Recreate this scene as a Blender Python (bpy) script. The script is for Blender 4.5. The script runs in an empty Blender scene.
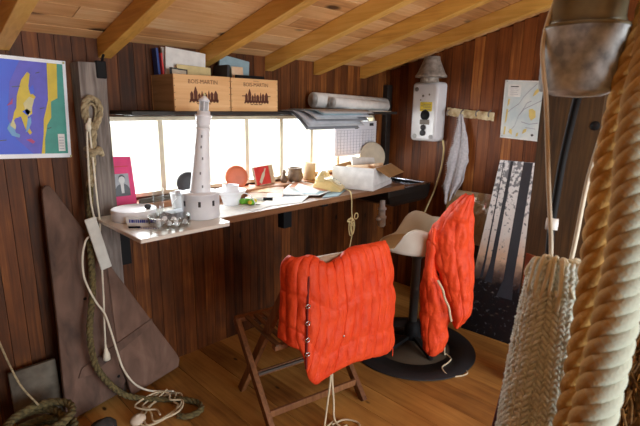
import bpy, bmesh, math, random
from mathutils import Vector, Matrix, noise
random.seed(7)
C = bpy.context.scene.collection
V = Vector
def lin(c):
    return tuple(((x/255)/12.92 if x/255 <= .04045 else (((x/255)+.055)/1.055)**2.4) for x in c)

# ------------------------------------------------------------------ materials
def new_mat(name):
    m = bpy.data.materials.new(name); m.use_nodes = True
    nt = m.node_tree; b = nt.nodes['Principled BSDF']
    return m, nt, b
def N(nt, t, **kw):
    n = nt.nodes.new(t)
    for k, v in kw.items(): setattr(n, k, v)
    return n
def ramp(nt, stops):
    r = N(nt, 'ShaderNodeValToRGB'); e = r.color_ramp.elements
    while len(e) < len(stops): e.new(.5)
    for i, (p, c) in enumerate(stops):
        e[i].position = p; e[i].color = (*lin(c), 1)
    return r
def plain(name, c, rough=.6, c2=None, scale=20, metal=0, bump=0, bscale=None, spec=.5, detail=4, coat=0):
    m, nt, b = new_mat(name)
    b.inputs['Roughness'].default_value = rough
    b.inputs['Metallic'].default_value = metal
    b.inputs['Specular IOR Level'].default_value = spec
    b.inputs['Coat Weight'].default_value = coat
    tc = N(nt, 'ShaderNodeTexCoord')
    if c2 is None: c2 = tuple(max(0, x*.93) for x in c)
    n = N(nt, 'ShaderNodeTexNoise'); n.inputs['Scale'].default_value = scale; n.inputs['Detail'].default_value = detail
    nt.links.new(tc.outputs['Object'], n.inputs['Vector'])
    r = ramp(nt, [(.35, c2), (.65, c)])
    nt.links.new(n.outputs['Fac'], r.inputs['Fac']); nt.links.new(r.outputs['Color'], b.inputs['Base Color'])
    if bump:
        n2 = N(nt, 'ShaderNodeTexNoise'); n2.inputs['Scale'].default_value = bscale or scale; n2.inputs['Detail'].default_value = 4
        nt.links.new(tc.outputs['Object'], n2.inputs['Vector'])
        bp = N(nt, 'ShaderNodeBump'); bp.inputs['Strength'].default_value = bump; bp.inputs['Distance'].default_value = .005
        nt.links.new(n2.outputs['Fac'], bp.inputs['Height']); nt.links.new(bp.outputs['Normal'], b.inputs['Normal'])
    return m
def wood(name, cols, axis=2, rough=.55, fine=60, along=2.5, rw=.55, knots=0, spec=.4, bump=.25, stain=0):
    """planks: face attribute rnd picks the tone, stretched noise draws the grain"""
    m, nt, b = new_mat(name); L = nt.links.new
    tc = N(nt, 'ShaderNodeTexCoord'); at = N(nt, 'ShaderNodeAttribute', attribute_name='rnd')
    off = N(nt, 'ShaderNodeVectorMath', operation='MULTIPLY_ADD')
    cmb = N(nt, 'ShaderNodeCombineXYZ')
    for i in range(3): L(at.outputs['Fac'], cmb.inputs[i])
    off.inputs[1].default_value = (37, 53, 71)
    L(cmb.outputs[0], off.inputs[0]); L(tc.outputs['Object'], off.inputs[2])
    mp = N(nt, 'ShaderNodeMapping'); s = [fine]*3; s[axis] = along
    mp.inputs['Scale'].default_value = s; L(off.outputs[0], mp.inputs['Vector'])
    n = N(nt, 'ShaderNodeTexNoise'); n.inputs['Scale'].default_value = 1; n.inputs['Detail'].default_value = 5; n.inputs['Distortion'].default_value = .6
    L(mp.outputs[0], n.inputs['Vector'])
    n3 = N(nt, 'ShaderNodeTexNoise'); n3.inputs['Scale'].default_value = 4; n3.inputs['Detail'].default_value = 3
    L(off.outputs[0], n3.inputs['Vector'])
    a = N(nt, 'ShaderNodeMath', operation='MULTIPLY_ADD'); a.inputs[1].default_value = rw
    L(at.outputs['Fac'], a.inputs[0])
    g = N(nt, 'ShaderNodeMath', operation='MULTIPLY_ADD'); g.inputs[1].default_value = 1.15*(1-rw); g.inputs[2].default_value = -.28*(1-rw)
    L(n.outputs['Fac'], g.inputs[0])
    g2 = N(nt, 'ShaderNodeMath', operation='MULTIPLY_ADD'); g2.inputs[1].default_value = .5
    L(n3.outputs['Fac'], g2.inputs[0]); L(g.outputs[0], g2.inputs[2])
    sb = N(nt, 'ShaderNodeMath', operation='SUBTRACT'); sb.inputs[1].default_value = .2; L(g2.outputs[0], sb.inputs[0])
    L(sb.outputs[0], a.inputs[2])
    k = len(cols); r = ramp(nt, [((i+.3)/k, c) for i, c in enumerate(cols)])
    L(a.outputs[0], r.inputs['Fac']); col = r.outputs['Color']
    if knots:
        mk = N(nt, 'ShaderNodeMapping'); s = [5.5]*3; s[axis] = 2.6
        mk.inputs['Scale'].default_value = s; L(off.outputs[0], mk.inputs['Vector'])
        vo = N(nt, 'ShaderNodeTexVoronoi'); vo.inputs['Scale'].default_value = 1; L(mk.outputs[0], vo.inputs['Vector'])
        kr = ramp(nt, [(.0, (255, 255, 255)), (.055*knots, (255, 255, 255)), (.11*knots, (0, 0, 0))]); L(vo.outputs['Distance'], kr.inputs['Fac'])
        mx = N(nt, 'ShaderNodeMix', data_type='RGBA'); L(kr.outputs['Color'], mx.inputs[0]); L(col, mx.inputs[6])
        d = tuple(x*.45 for x in cols[0]); mx.inputs[7].default_value = (*lin(d), 1); col = mx.outputs[2]
    if stain:
        n4 = N(nt, 'ShaderNodeTexNoise'); n4.inputs['Scale'].default_value = 2.3; n4.inputs['Detail'].default_value = 6
        L(off.outputs[0], n4.inputs['Vector'])
        kr = ramp(nt, [(.52, (0, 0, 0)), (.72, (255, 255, 255))]); L(n4.outputs['Fac'], kr.inputs['Fac'])
        sc = N(nt, 'ShaderNodeMath', operation='MULTIPLY'); sc.inputs[1].default_value = stain; L(kr.outputs['Color'], sc.inputs[0])
        mx = N(nt, 'ShaderNodeMix', data_type='RGBA'); L(sc.outputs[0], mx.inputs[0]); L(col, mx.inputs[6])
        mx.inputs[7].default_value = (*lin((30, 26, 24)), 1); col = mx.outputs[2]
    L(col, b.inputs['Base Color'])
    b.inputs['Roughness'].default_value = rough; b.inputs['Specular IOR Level'].default_value = spec
    bp = N(nt, 'ShaderNodeBump'); bp.inputs['Strength'].default_value = bump; bp.inputs['Distance'].default_value = .003
    L(n.outputs['Fac'], bp.inputs['Height']); L(bp.outputs['Normal'], b.inputs['Normal'])
    return m
def clear(name, tint=(250, 252, 252), gloss=.12):
    m, nt, b = new_mat(name); nt.nodes.remove(b); out = nt.nodes['Material Output']
    t = N(nt, 'ShaderNodeBsdfTransparent'); t.inputs[0].default_value = (*lin(tint), 1)
    g = N(nt, 'ShaderNodeBsdfGlossy'); g.inputs['Roughness'].default_value = .05
    mx = N(nt, 'ShaderNodeMixShader'); mx.inputs[0].default_value = gloss
    nt.links.new(t.outputs[0], mx.inputs[1]); nt.links.new(g.outputs[0], mx.inputs[2]); nt.links.new(mx.outputs[0], out.inputs[0])
    return m
def paper_translucent(name, c):
    m, nt, b = new_mat(name); out = nt.nodes['Material Output']
    b.inputs['Base Color'].default_value = (*lin(c), 1); b.inputs['Roughness'].default_value = .8
    t = N(nt, 'ShaderNodeBsdfTranslucent'); t.inputs[0].default_value = (*lin(c), 1)
    mx = N(nt, 'ShaderNodeMixShader'); mx.inputs[0].default_value = .10
    nt.links.new(b.outputs[0], mx.inputs[1]); nt.links.new(t.outputs[0], mx.inputs[2]); nt.links.new(mx.outputs[0], out.inputs[0])
    return m

M = {}
M['wallL'] = wood('stained_panelling', [(44, 25, 14), (84, 47, 23), (114, 65, 31), (166, 104, 48)], 2, rough=.5, rw=.34, knots=.7, stain=.6, spec=.18)
M['wallR'] = wood('red_panelling', [(62, 32, 15), (108, 57, 26), (138, 77, 36), (182, 116, 58)], 2, rough=.45, rw=.36, knots=.4, stain=.45, spec=.22)
M['pine'] = wood('pine_boards', [(176, 122, 74), (214, 160, 104), (232, 184, 130), (246, 210, 160)], 0, rough=.6, rw=.42, knots=1.5, fine=45)
M['rafter'] = wood('rafter_pine', [(196, 142, 62), (226, 174, 84), (240, 196, 112)], 1, rough=.55, rw=.25, knots=.5, fine=50)
M['floor'] = wood('floor_boards', [(122, 80, 38), (168, 120, 60), (194, 146, 78), (214, 166, 96)], 1, rough=.42, rw=.4, knots=.6, fine=38, stain=.2)
M['grey_wood'] = wood('weathered_wood', [(70, 62, 58), (122, 112, 106), (158, 148, 140), (186, 176, 166)], 2, rough=.85, rw=.1, fine=40, along=4, bump=.8)
M['dark_wood'] = wood('dark_board', [(26, 22, 20), (42, 36, 33), (58, 50, 44)], 0, rough=.5, rw=.2)
M['bench'] = wood('bench_top', [(70, 46, 30), (112, 76, 50), (140, 98, 66), (168, 124, 90)], 0, rough=.35, rw=.3)
M['ledge'] = wood('ledge_wood', [(130, 84, 56), (164, 112, 78), (188, 138, 100)], 0, rough=.5, rw=.3)
M['post'] = wood('timber_post', [(44, 29, 14), (64, 44, 21), (80, 56, 28), (96, 70, 36)], 2, rough=.8, rw=.1, fine=60, along=3, bump=.6)
M['rudder'] = wood('rudder_board', [(62, 48, 42), (98, 74, 62), (120, 92, 78), (142, 114, 98)], 2, rough=.8, rw=.15, fine=14, along=5, bump=.4, stain=.4)
M['chair'] = wood('chair_wood', [(74, 44, 24), (112, 70, 40), (138, 92, 56), (156, 110, 72)], 2, rough=.5, rw=.25, fine=70)
M['slat'] = wood('slat_wood', [(84, 60, 40), (120, 90, 62), (148, 116, 84)], 1, rough=.5, rw=.25, fine=70)
M['rail'] = wood('rail_wood', [(120, 96, 74), (160, 132, 104), (184, 156, 128)], 0, rough=.5, rw=.25, fine=70)
M['crate'] = wood('crate_pine', [(216, 164, 108), (230, 184, 130), (240, 198, 146)], 0, rough=.55, rw=.1, fine=50, bump=.1)
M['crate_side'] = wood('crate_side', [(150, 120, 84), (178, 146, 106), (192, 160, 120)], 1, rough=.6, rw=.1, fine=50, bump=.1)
M['ink'] = plain('brown_ink', (96, 52, 36), .8)
M['frame'] = plain('cream_paint', (232, 222, 196), .5)
M['glass'] = clear('window_glass', gloss=.06)
M['cglass'] = clear('clear_glass', (248, 250, 250), .07)
M['white'] = plain('white_paint', (246, 248, 252), .4, (238, 240, 246))
M['paper'] = plain('white_paper', (238, 236, 232), .8)
M['cream'] = plain('cream_paper', (226, 206, 150), .8)
M['greyp'] = plain('grey_paper', (190, 192, 200), .8)
M['bluep'] = plain('blue_cover', (36, 62, 130), .5)
M['redp'] = plain('red_cover', (206, 46, 44), .5)
M['pink'] = plain('pink_card', (226, 56, 120), .6)
M['black'] = plain('black_plastic', (20, 20, 22), .7, spec=.25)
M['mat'] = plain('black_rubber', (30, 28, 32), .7)
M['mat_tone'] = plain('painted_mat_tone', (66, 52, 36), .85)  # brown that stands for sheen and shade on the mat
M['dark'] = plain('dark_grey', (58, 58, 62), .5)
M['midgrey'] = plain('mid_grey', (128, 130, 136), .6)
M['ltgrey'] = plain('light_grey', (186, 188, 192), .6)
M['blueink'] = plain('blue_ink', (40, 60, 170), .7)
M['bluegrey'] = plain('blue_grey_folder', (150, 176, 186), .7)
M['steel'] = plain('steel', (190, 192, 196), .22, metal=1)
M['galv'] = plain('galvanised', (204, 210, 214), .75, (138, 144, 150), 30, bump=.2, spec=.3)
M['hood'] = plain('hood_zinc', (176, 166, 156), .55, (130, 122, 114), 30, metal=.1)
M['olive'] = plain('tarnished_zinc', (128, 120, 96), .4, (84, 78, 60), 12, metal=.2)
M['enamel'] = plain('white_enamel', (228, 228, 232), .22, (214, 214, 220), 6)
M['chip'] = plain('chipped_enamel', (120, 112, 104), .6)
M['yellow'] = plain('yellow_label', (222, 196, 40), .6)
M['orange_terra'] = plain('orange_ceramic', (214, 112, 76), .5)
M['brownpot'] = plain('brown_pot', (120, 92, 66), .6, (84, 62, 44), 30)
M['beigepot'] = plain('beige_cup', (200, 170, 136), .6)
M['magbrown'] = plain('brown_print', (176, 112, 84), .45, (214, 176, 150), 9)
M['magmix'] = plain('photo_print', (206, 178, 150), .3, (120, 150, 160), 7)
M['phone'] = plain('cream_bakelite', (226, 200, 138), .3)
M['phone_d'] = plain('dial_face', (240, 232, 206), .4)
M['green'] = plain('green_plastic', (104, 178, 40), .5)
M['box'] = plain('white_cardboard', (232, 230, 230), .7)
M['kraft'] = plain('brown_cardboard', (176, 136, 88), .8)
M['tan'] = plain('tan_wrap', (206, 172, 122), .5, (184, 148, 98), 7)
M['bread'] = plain('tan_papers', (216, 170, 128), .7, (236, 208, 176), 14)
M['plate'] = plain('stoneware', (204, 190, 168), .5)
M['sinkblk'] = plain('black_sink', (34, 30, 28), .35)
M['pvc'] = plain('white_pvc', (214, 214, 216), .4)
M['towel'] = plain('linen', (196, 192, 196), .9, (176, 172, 178), 60, bump=.3, bscale=220)
M['hookb'] = plain('peeling_board', (226, 212, 176), .8, (176, 148, 104), 26)
M['shell'] = plain('white_fibreglass', (222, 216, 204), .35, (206, 198, 182), 5)
M['seatpad'] = plain('beige_seat', (206, 176, 134), .5)
M['grey_tube'] = plain('grey_metal', (112, 106, 102), .4, metal=.6)
M['vest'] = plain('orange_nylon', (238, 80, 36), .6, (224, 66, 28), 12, bump=.75, bscale=70, spec=.35)
M['vest_in'] = plain('red_lining', (120, 22, 14), .7)
M['cord'] = plain('pale_cord', (216, 200, 168), .8)
M['cordw'] = plain('white_cord', (228, 220, 200), .8)
M['rope_old'] = plain('old_rope', (176, 160, 126), .9, (136, 120, 92), 60)
M['rope_grn'] = plain('green_brown_rope', (112, 98, 60), .9, (70, 62, 38), 70)
M['rope_gold'] = plain('manila', (212, 170, 98), .8, (176, 132, 68), 30, bump=.5, bscale=240)
M['rope_gold2'] = plain('dark_manila', (168, 124, 60), .85, (120, 84, 38), 30, bump=.5, bscale=240)
M['rope_wht'] = plain('bleached_rope', (204, 196, 166), .85, (176, 164, 130), 30, bump=.5, bscale=240)
def two_tone(name, ca, cb):
    m, nt, b = new_mat(name); tc = N(nt, 'ShaderNodeTexCoord'); L = nt.links.new
    at = N(nt, 'ShaderNodeAttribute', attribute_name='rnd'); n = N(nt, 'ShaderNodeTexNoise'); n.inputs['Scale'].default_value = 30; L(tc.outputs['Object'], n.inputs['Vector'])
    a = N(nt, 'ShaderNodeMath', operation='MULTIPLY_ADD'); a.inputs[1].default_value = .35; L(n.outputs['Fac'], a.inputs[0]); L(at.outputs['Fac'], a.inputs[2])
    r = ramp(nt, [(.55, ca), (.85, cb)]); L(a.outputs[0], r.inputs['Fac']); L(r.outputs['Color'], b.inputs['Base Color']); b.inputs['Roughness'].default_value = .85
    bp = N(nt, 'ShaderNodeBump'); bp.inputs['Strength'].default_value = .5; bp.inputs['Distance'].default_value = .003
    n2 = N(nt, 'ShaderNodeTexNoise'); n2.inputs['Scale'].default_value = 240; L(tc.outputs['Object'], n2.inputs['Vector']); L(n2.outputs['Fac'], bp.inputs['Height']); L(bp.outputs['Normal'], b.inputs['Normal'])
    return m
M['rope_wht'] = two_tone('bleached_rope', (176, 136, 72), (176, 182, 166))
M['fender'] = plain('fender_yarn', (236, 242, 236), .95, (206, 212, 200), 70, bump=.6, bscale=300)
M['loop'] = plain('loop_yarn', (238, 234, 212), .9)
M['copper'] = plain('copper', (196, 116, 72), .4, (150, 74, 44), 20, metal=.3)
M['maroon'] = plain('maroon_paint', (74, 20, 28), .5)
M['straw'] = plain('coir', (150, 112, 60), .95, (84, 60, 32), 60)
M['greywood'] = plain('driftwood', (112, 104, 92), .9, (80, 72, 62), 14)
M['stone'] = plain('dark_stone', (64, 62, 60), .9, (40, 38, 38), 20)
M['cork'] = plain('white_float', (222, 206, 186), .7)
M['tag'] = plain('white_slat', (214, 214, 206), .55)
M['marble'] = plain('white_slab', (236, 232, 224), .25, (222, 216, 206), 5)
M['m_blue'] = plain('map_blue', (54, 104, 232), .5, (70, 92, 222), 4)
M['m_violet'] = plain('map_violet', (96, 90, 210), .5)
M['m_lblue'] = plain('map_light_blue', (118, 172, 220), .5)
M['m_yel'] = plain('map_yellow', (224, 196, 40), .5)
M['m_grn'] = plain('map_green', (58, 156, 140), .5)
M['m_cream'] = plain('map_cream', (220, 210, 150), .5)
M['m_red'] = plain('map_red', (190, 60, 120), .5)
M['chart'] = plain('sea_chart', (222, 224, 220), .6, (192, 204, 208), 9)
M['m_pale'] = plain('map_pale_yellow', (226, 200, 120), .6)
M['cal'] = paper_translucent('calendar_paper', (224, 222, 228))
M['calgrid'] = plain('calendar_grid', (164, 162, 176), .8)
M['sand'] = plain('pale_sand', (222, 212, 190), .9)
M['ink_dk'] = plain('dark_ink', (44, 42, 46), .6)
M['suit'] = plain('photo_dark', (52, 52, 58), .4)
M['pgrey'] = plain('photo_grey', (150, 152, 158), .4)
M['skin'] = plain('photo_pale', (206, 204, 202), .4)

# ------------------------------------------------------------------ geometry
class MB:
    def __init__(s): s.v = []; s.f = []; s.m = []; s.r = []; s.s = []
    def add(s, vs, fs, mat=0, rnd=None, smooth=False):
        o = len(s.v); s.v += [V(p) for p in vs]; rnd = random.random() if rnd is None else rnd
        for f in fs: s.f.append([i+o for i in f]); s.m.append(mat); s.r.append(rnd); s.s.append(smooth)
        return s
    def box(s, c, d, rot=None, mat=0, rnd=None):
        c = V(c); d = V(d)/2; R = rot or Matrix.Identity(3)
        vs = [c + R @ V((x*d.x, y*d.y, z*d.z)) for x in (-1, 1) for y in (-1, 1) for z in (-1, 1)]
        return s.add(vs, [(0, 1, 3, 2), (4, 6, 7, 5), (0, 4, 5, 1), (2, 3, 7, 6), (0, 2, 6, 4), (1, 5, 7, 3)], mat, rnd)
    def bb(s, a, b, mat=0, rnd=None):
        a = V(a); b = V(b); return s.box((a+b)/2, b-a, None, mat, rnd)
    def bar(s, a, b, wv, w, t, mat=0, rnd=None):
        """rectangular bar from a to b, width w along wv, thickness t"""
        a = V(a); b = V(b); ax = (b-a).normalized(); wv = V(wv); wv = (wv-ax*wv.dot(ax)).normalized(); tv = ax.cross(wv)
        R = Matrix((wv, tv, ax)).transposed()
        return s.box((a+b)/2, (w, t, (b-a).length), R, mat, rnd)
    def tube(s, path, r, seg=8, mat=0, closed=False, rnd=None):
        P = [V(p) for p in path]; n = len(P); rr = r if hasattr(r, '__len__') else [r]*n
        up = None; rings = []
        for i in range(n):
            t = (P[(i+1) % n]-P[i-1]) if closed else (P[min(i+1, n-1)]-P[max(i-1, 0)])
            t = t.normalized() if t.length > 1e-9 else V((0, 0, 1))
            if up is None: up = t.orthogonal().normalized()
            up = (up-t*up.dot(t)); up = up.normalized() if up.length > 1e-6 else t.orthogonal().normalized()
            w = t.cross(up)
            rings.append([P[i]+(up*math.cos(2*math.pi*k/seg)+w*math.sin(2*math.pi*k/seg))*rr[i] for k in range(seg)])
        vs = [p for ring in rings for p in ring]; fs = []
        for i in range(n if closed else n-1):
            j = (i+1) % n
            for k in range(seg):
                l = (k+1) % seg; fs.append((i*seg+k, i*seg+l, j*seg+l, j*seg+k))
        if not closed:
            fs.append(tuple(range(seg))[::-1]); fs.append(tuple((n-1)*seg+k for k in range(seg)))
        return s.add(vs, fs, mat, rnd, True)
    def rope(s, path, R, pitch=None, strands=3, seg=7, mat=0, step=None, fat=.56):
        P = cr(path, 16) if len(path) < 60 else [V(p) for p in path]
        pitch = pitch or R*6; step = step or pitch/12
        P = resample(P, step); n = len(P); up = None; fr = []; Ls = [0]
        for i in range(n):
            t = (P[min(i+1, n-1)]-P[max(i-1, 0)]).normalized()
            if up is None: up = t.orthogonal().normalized()
            up = (up-t*up.dot(t)).normalized(); fr.append((up.copy(), t.cross(up)))
            if i: Ls.append(Ls[-1]+(P[i]-P[i-1]).length)
        for k in range(strands):
            s.tube([P[i]+(fr[i][0]*math.cos(a)+fr[i][1]*math.sin(a))*R*(1-fat) for i in range(n) for a in [2*math.pi*(Ls[i]/pitch+k/strands)]], R*fat, seg, mat)
        return s
    def lathe(s, prof, c=(0, 0, 0), seg=28, mat=0, axis=None, smooth=True, rnd=None):
        c = V(c); R = V((0, 0, 1)).rotation_difference(V(axis)).to_matrix() if axis else Matrix.Identity(3)
        vs = []; fs = []
        for (r, z) in prof:
            for k in range(seg):
                a = 2*math.pi*k/seg; vs.append(c+R @ V((r*math.cos(a), r*math.sin(a), z)))
        for i in range(len(prof)-1):
            for k in range(seg):
                l = (k+1) % seg; fs.append((i*seg+k, i*seg+l, (i+1)*seg+l, (i+1)*seg+k))
        if prof[0][0] > 1e-5: fs.append(tuple(range(seg))[::-1])
        if prof[-1][0] > 1e-5: fs.append(tuple((len(prof)-1)*seg+k for k in range(seg)))
        return s.add(vs, fs, mat, rnd, smooth)
    def prism(s, o, u, v, poly, t, mat=0, rnd=None):
        """polygon in the plane o+u,v extruded by t along u x v"""
        o = V(o); u = V(u); v = V(v); n = u.cross(v).normalized()*t; k = len(poly)
        vs = [o+u*p[0]+v*p[1] for p in poly]; vs += [p+n for p in vs]
        fs = [tuple(range(k))[::-1], tuple(range(k, 2*k))]+[(i, (i+1) % k, (i+1) % k+k, i+k) for i in range(k)]
        return s.add(vs, fs, mat, rnd)
    def grid(s, G, mat=0, smooth=True, wrap=False):
        n = len(G); m = len(G[0]); vs = [p for row in G for p in row]; fs = []
        for i in range(n-1):
            for j in range(m if wrap else m-1):
                k = (j+1) % m; fs.append((i*m+j, i*m+k, (i+1)*m+k, (i+1)*m+j))
        return s.add(vs, fs, mat, None, smooth)
    def ell(s, c, r, seg=12, mat=0, rot=None):
        c = V(c); R = rot or Matrix.Identity(3); h = max(5, seg//2)
        G = [[c+R @ V((r[0]*math.sin(math.pi*i/h)*math.cos(2*math.pi*j/seg), r[1]*math.sin(math.pi*i/h)*math.sin(2*math.pi*j/seg), r[2]*math.cos(math.pi*i/h))) for j in range(seg)] for i in range(h+1)]
        return s.grid(G[::-1], mat, True, True)
    def text(s, body, size, o, u, v, mat=0, t=.0006, align='CENTER', font_scale=1.0):
        cu = bpy.data.curves.new('txt', 'FONT'); cu.body = body; cu.size = size; cu.align_x = align; cu.align_y = 'CENTER'; cu.resolution_u = 2
        ob = bpy.data.objects.new('txt', cu); C.objects.link(ob)
        dg = bpy.context.evaluated_depsgraph_get(); me = bpy.data.meshes.new_from_object(ob.evaluated_get(dg))
        o = V(o); u = V(u).normalized(); v = V(v).normalized(); n = u.cross(v)*t
        s.add([o+u*p.co.x*font_scale+v*p.co.y+n for p in me.vertices], [tuple(f.vertices) for f in me.polygons], mat)
        bpy.data.objects.remove(ob); bpy.data.meshes.remove(me); bpy.data.curves.remove(cu)
        return s
    def build(s, name, mats, parent=None, bevel=0, solid=0, fixn=True):
        if not isinstance(mats, (list, tuple)): mats = [mats]
        me = bpy.data.meshes.new(name)
        if parent is not None: o0 = V(parent['_o'])
        else:
            xs = [p.x for p in s.v]; ys = [p.y for p in s.v]; zs = [p.z for p in s.v]
            o0 = V(((min(xs)+max(xs))/2, (min(ys)+max(ys))/2, min(zs)))
        me.from_pydata([p-o0 for p in s.v], [], s.f)
        for m in mats: me.materials.append(M[m] if isinstance(m, str) else m)
        me.polygons.foreach_set('material_index', s.m); me.polygons.foreach_set('use_smooth', s.s)
        a = me.attributes.new('rnd', 'FLOAT', 'FACE'); a.data.foreach_set('value', s.r)
        if fixn:
            b = bmesh.new(); b.from_mesh(me); bmesh.ops.recalc_face_normals(b, faces=b.faces[:]); b.to_mesh(me); b.free()
        me.update()
        ob = bpy.data.objects.new(name, me); C.objects.link(ob)
        if parent is not None: ob.parent = parent; ob['_o'] = parent['_o']
        else: ob.location = o0; ob['_o'] = tuple(o0)
        if solid:
            md = ob.modifiers.new('thick', 'SOLIDIFY'); md.thickness = solid; md.offset = 0
        if bevel:
            md = ob.modifiers.new('bevel', 'BEVEL'); md.width = bevel; md.segments = 2; md.limit_method = 'ANGLE'; md.angle_limit = math.radians(50)
        return ob
def cr(pts, n=10):
    P = [V(p) for p in pts]
    if len(P) < 3: return [P[0].lerp(P[-1], i/n) for i in range(n+1)]
    P = [P[0]*2-P[1]]+P+[P[-1]*2-P[-2]]; out = []
    for i in range(1, len(P)-2):
        a, b, c, d = P[i-1:i+3]
        for k in range(n):
            t = k/n; out.append(.5*((2*b)+(c-a)*t+(2*a-5*b+4*c-d)*t*t+(3*b-a-3*c+d)*t**3))
    return out+[P[-2]]
def resample(P, step):
    out = [P[0]]; acc = 0
    for i in range(1, len(P)):
        a = P[i-1]; b = P[i]; L = (b-a).length
        while acc+L >= step and L > 1e-9:
            t = (step-acc)/L; a = a.lerp(b, t); out.append(a.copy()); L = (b-a).length; acc = 0
        acc += L
    return out if len(out) > 3 else P
def tag(o, label, cat, group=None):
    o['label'] = label; o['category'] = cat
    if group: o['group'] = group
    return o
def thing(name, label, cat, loc, group=None):
    o = bpy.data.objects.new(name, None); C.objects.link(o); o.location = loc; o.empty_display_size = .05; o['_o'] = tuple(loc)
    return tag(o, label, cat, group)
def structure(o, label=None):
    o['kind'] = 'structure'
    if label: o['label'] = label
    return o
def rz(a): return Matrix.Rotation(a, 3, 'Z')
def rx(a): return Matrix.Rotation(a, 3, 'X')
def ry(a): return Matrix.Rotation(a, 3, 'Y')
def interp(tab, x):
    if x <= tab[0][0]: return tab[0][1]
    for (a, p), (b, q) in zip(tab, tab[1:]):
        if x <= b: return p+(q-p)*(x-a)/(b-a)
    return tab[-1][1]

# ------------------------------------------------------------------ the shed
YW, XR, SL = 2.45, 3.27, .26
def ceil_z(y): return 1.845+SL*(YW-y)
WX0, WX1, WZ0, WZ1 = .90, 3.06, 1.045, 1.475
YB = -3.2; XL = -.7

b = MB(); x = XL
while x < XR+.05:
    w = random.uniform(.15, .20); b.bb((x, YB, -.03), (min(x+w, XR+.05)-.0025, YW+.05, 0)); x += w
structure(b.build('floor', 'floor', bevel=.0015))

b = MB(); x = XL
while x < XR+.02:
    w = random.uniform(.062, .088); x1 = min(x+w, XR+.02); q = (x+.0012, x1-.0012)
    if x1 > WX0 and x < WX1:
        b.bb((q[0], YW, 0), (q[1], YW+.02, WZ0)); b.bb((q[0], YW, WZ1), (q[1], YW+.02, 1.88))
        if x < WX0: b.bb((q[0], YW, WZ0), (WX0, YW+.02, WZ1))
        if x1 > WX1: b.bb((WX1, YW, WZ0), (q[1], YW+.02, WZ1))
    else: b.bb((q[0], YW, 0), (q[1], YW+.02, 1.88))
    x = x1
for (a, c) in (((XL, 0), (WX0, 1.9)), ((WX1, 0), (XR+.06, 1.9)), ((WX0, 0), (WX1, WZ0)), ((WX0, WZ1), (WX1, 1.9))):
    b.bb((a[0], YW+.02, a[1]), (c[0], YW+.05, c[1]))
structure(b.build('wall_back', 'wallL'))

b = MB(); y = YB
while y < YW:
    w = random.uniform(.07, .095); y1 = min(y+w, YW); b.bb((XR, y+.0012, 0), (XR+.02, y1-.0012, ceil_z(y1)+.005)); y = y1
b.prism((XR+.02, 0, 0), (0, 1, 0), (0, 0, 1), [(YB, 0), (YW+.05, 0), (YW+.05, ceil_z(YW)), (YB, ceil_z(YB))], .03)
structure(b.build('wall_right', 'wallR'))
b = MB(); y = YB
while y < YW:
    w = random.uniform(.07, .095); y1 = min(y+w, YW); b.bb((XL-.02, y+.0012, 0), (XL, y1-.0012, ceil_z(y1)+.005)); y = y1
structure(b.build('wall_left', 'wallL'))
# the wall behind with its wide open doorway
b = MB(); x = XL; DX0, DX1, DZ = DOOR = (-.1, 2.5, 2.4)
while x < XR:
    w = random.uniform(.08, .11); x1 = min(x+w, XR)
    z0 = DZ if (x1 > DX0 and x < DX1) else 0
    b.bb((x+.001, YB-.03, z0), (x1-.001, YB, ceil_z(YB))); x = x1
structure(b.build('wall_rear', 'wallL'))

b = MB(); y = YW+.15; ca = math.cos(math.atan(SL)); R = rx(-math.atan(SL))
while y > YB:
    w = random.uniform(.10, .135); yc = y-w*ca/2
    cuts = sorted([XL-.05, XR+.06, random.uniform(.2, 3.0)])
    for c0, c1 in zip(cuts, cuts[1:]):
        b.box(((c0+c1)/2, yc, ceil_z(yc)+.013), (c1-c0-.003, w-.006, .022), R)
    y -= w*ca
structure(b.build('ceiling', 'pine'))
b = MB(); b.box((1.3, -.35, ceil_z(-.35)+.035), (4.4, 6.1, .012), R)
structure(b.build('roof', 'dark_wood'))
RAFT = [('.', .465), ('.', .897), ('.', 1.458), ('.', 1.928), ('.', 2.362), ('.', 2.866)]
RL = ['brown rafter at the top left corner above the colourful map', 'rafter whose end meets the wall above the weathered post',
      'rafter whose end drops behind the papers in the wooden crates', 'rafter whose end meets the wall just right of the crates',
      'rafter ending above the rolled charts on the shelf', 'rafter nearest the right wall, above the water heater']
for (q, x), lb in zip(RAFT, RL):
    b = MB(); y0, y1 = YW, YB; d = .087
    b.prism((x, 0, 0), (0, 1, 0), (0, 0, 1), [(y0, ceil_z(y0)), (y0, ceil_z(y0)-d), (y1, ceil_z(y1)-d), (y1, ceil_z(y1))], .062)
    structure(b.build('rafter', 'rafter', bevel=.003), lb)
b = MB(); b.box((2, 8, -.3), (60, 60, .1)); structure(b.build('ground', 'sand'))

# window
w = MB(); FY0, FY1 = YW-.012, YW+.045
w.bb((WX0, FY0, WZ1-.022), (WX1, FY1, WZ1)); w.bb((WX0, FY0, WZ0), (WX1, FY1, WZ0+.022))
w.bb((WX0, FY0, WZ0), (WX0+.02, FY1, WZ1)); w.bb((WX1-.02, FY0, WZ0), (WX1, FY1, WZ1))
win = structure(w.build('window_1', 'frame', bevel=.002))
MX = [1.192, 1.482, 1.772, 2.06, 2.345, 2.635, 2.90]
for x in MX:
    MB().bb((x-.014, FY0+.004, WZ0+.02), (x+.014, FY1-.02, WZ1-.02)).build('mullion', 'frame', win, bevel=.002)
ed = [WX0+.02]+MX+[WX1-.02]
for x0, x1 in zip(ed, ed[1:]):
    MB().bb((x0+.008, YW+.018, WZ0+.02), (x1-.008, YW+.021, WZ1-.02)).build('pane', 'glass', win)

# ------------------------------------------------------------------ left wall things
def flat(o, u, v, poly, lift): # tiny printed patch
    return None
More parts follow.
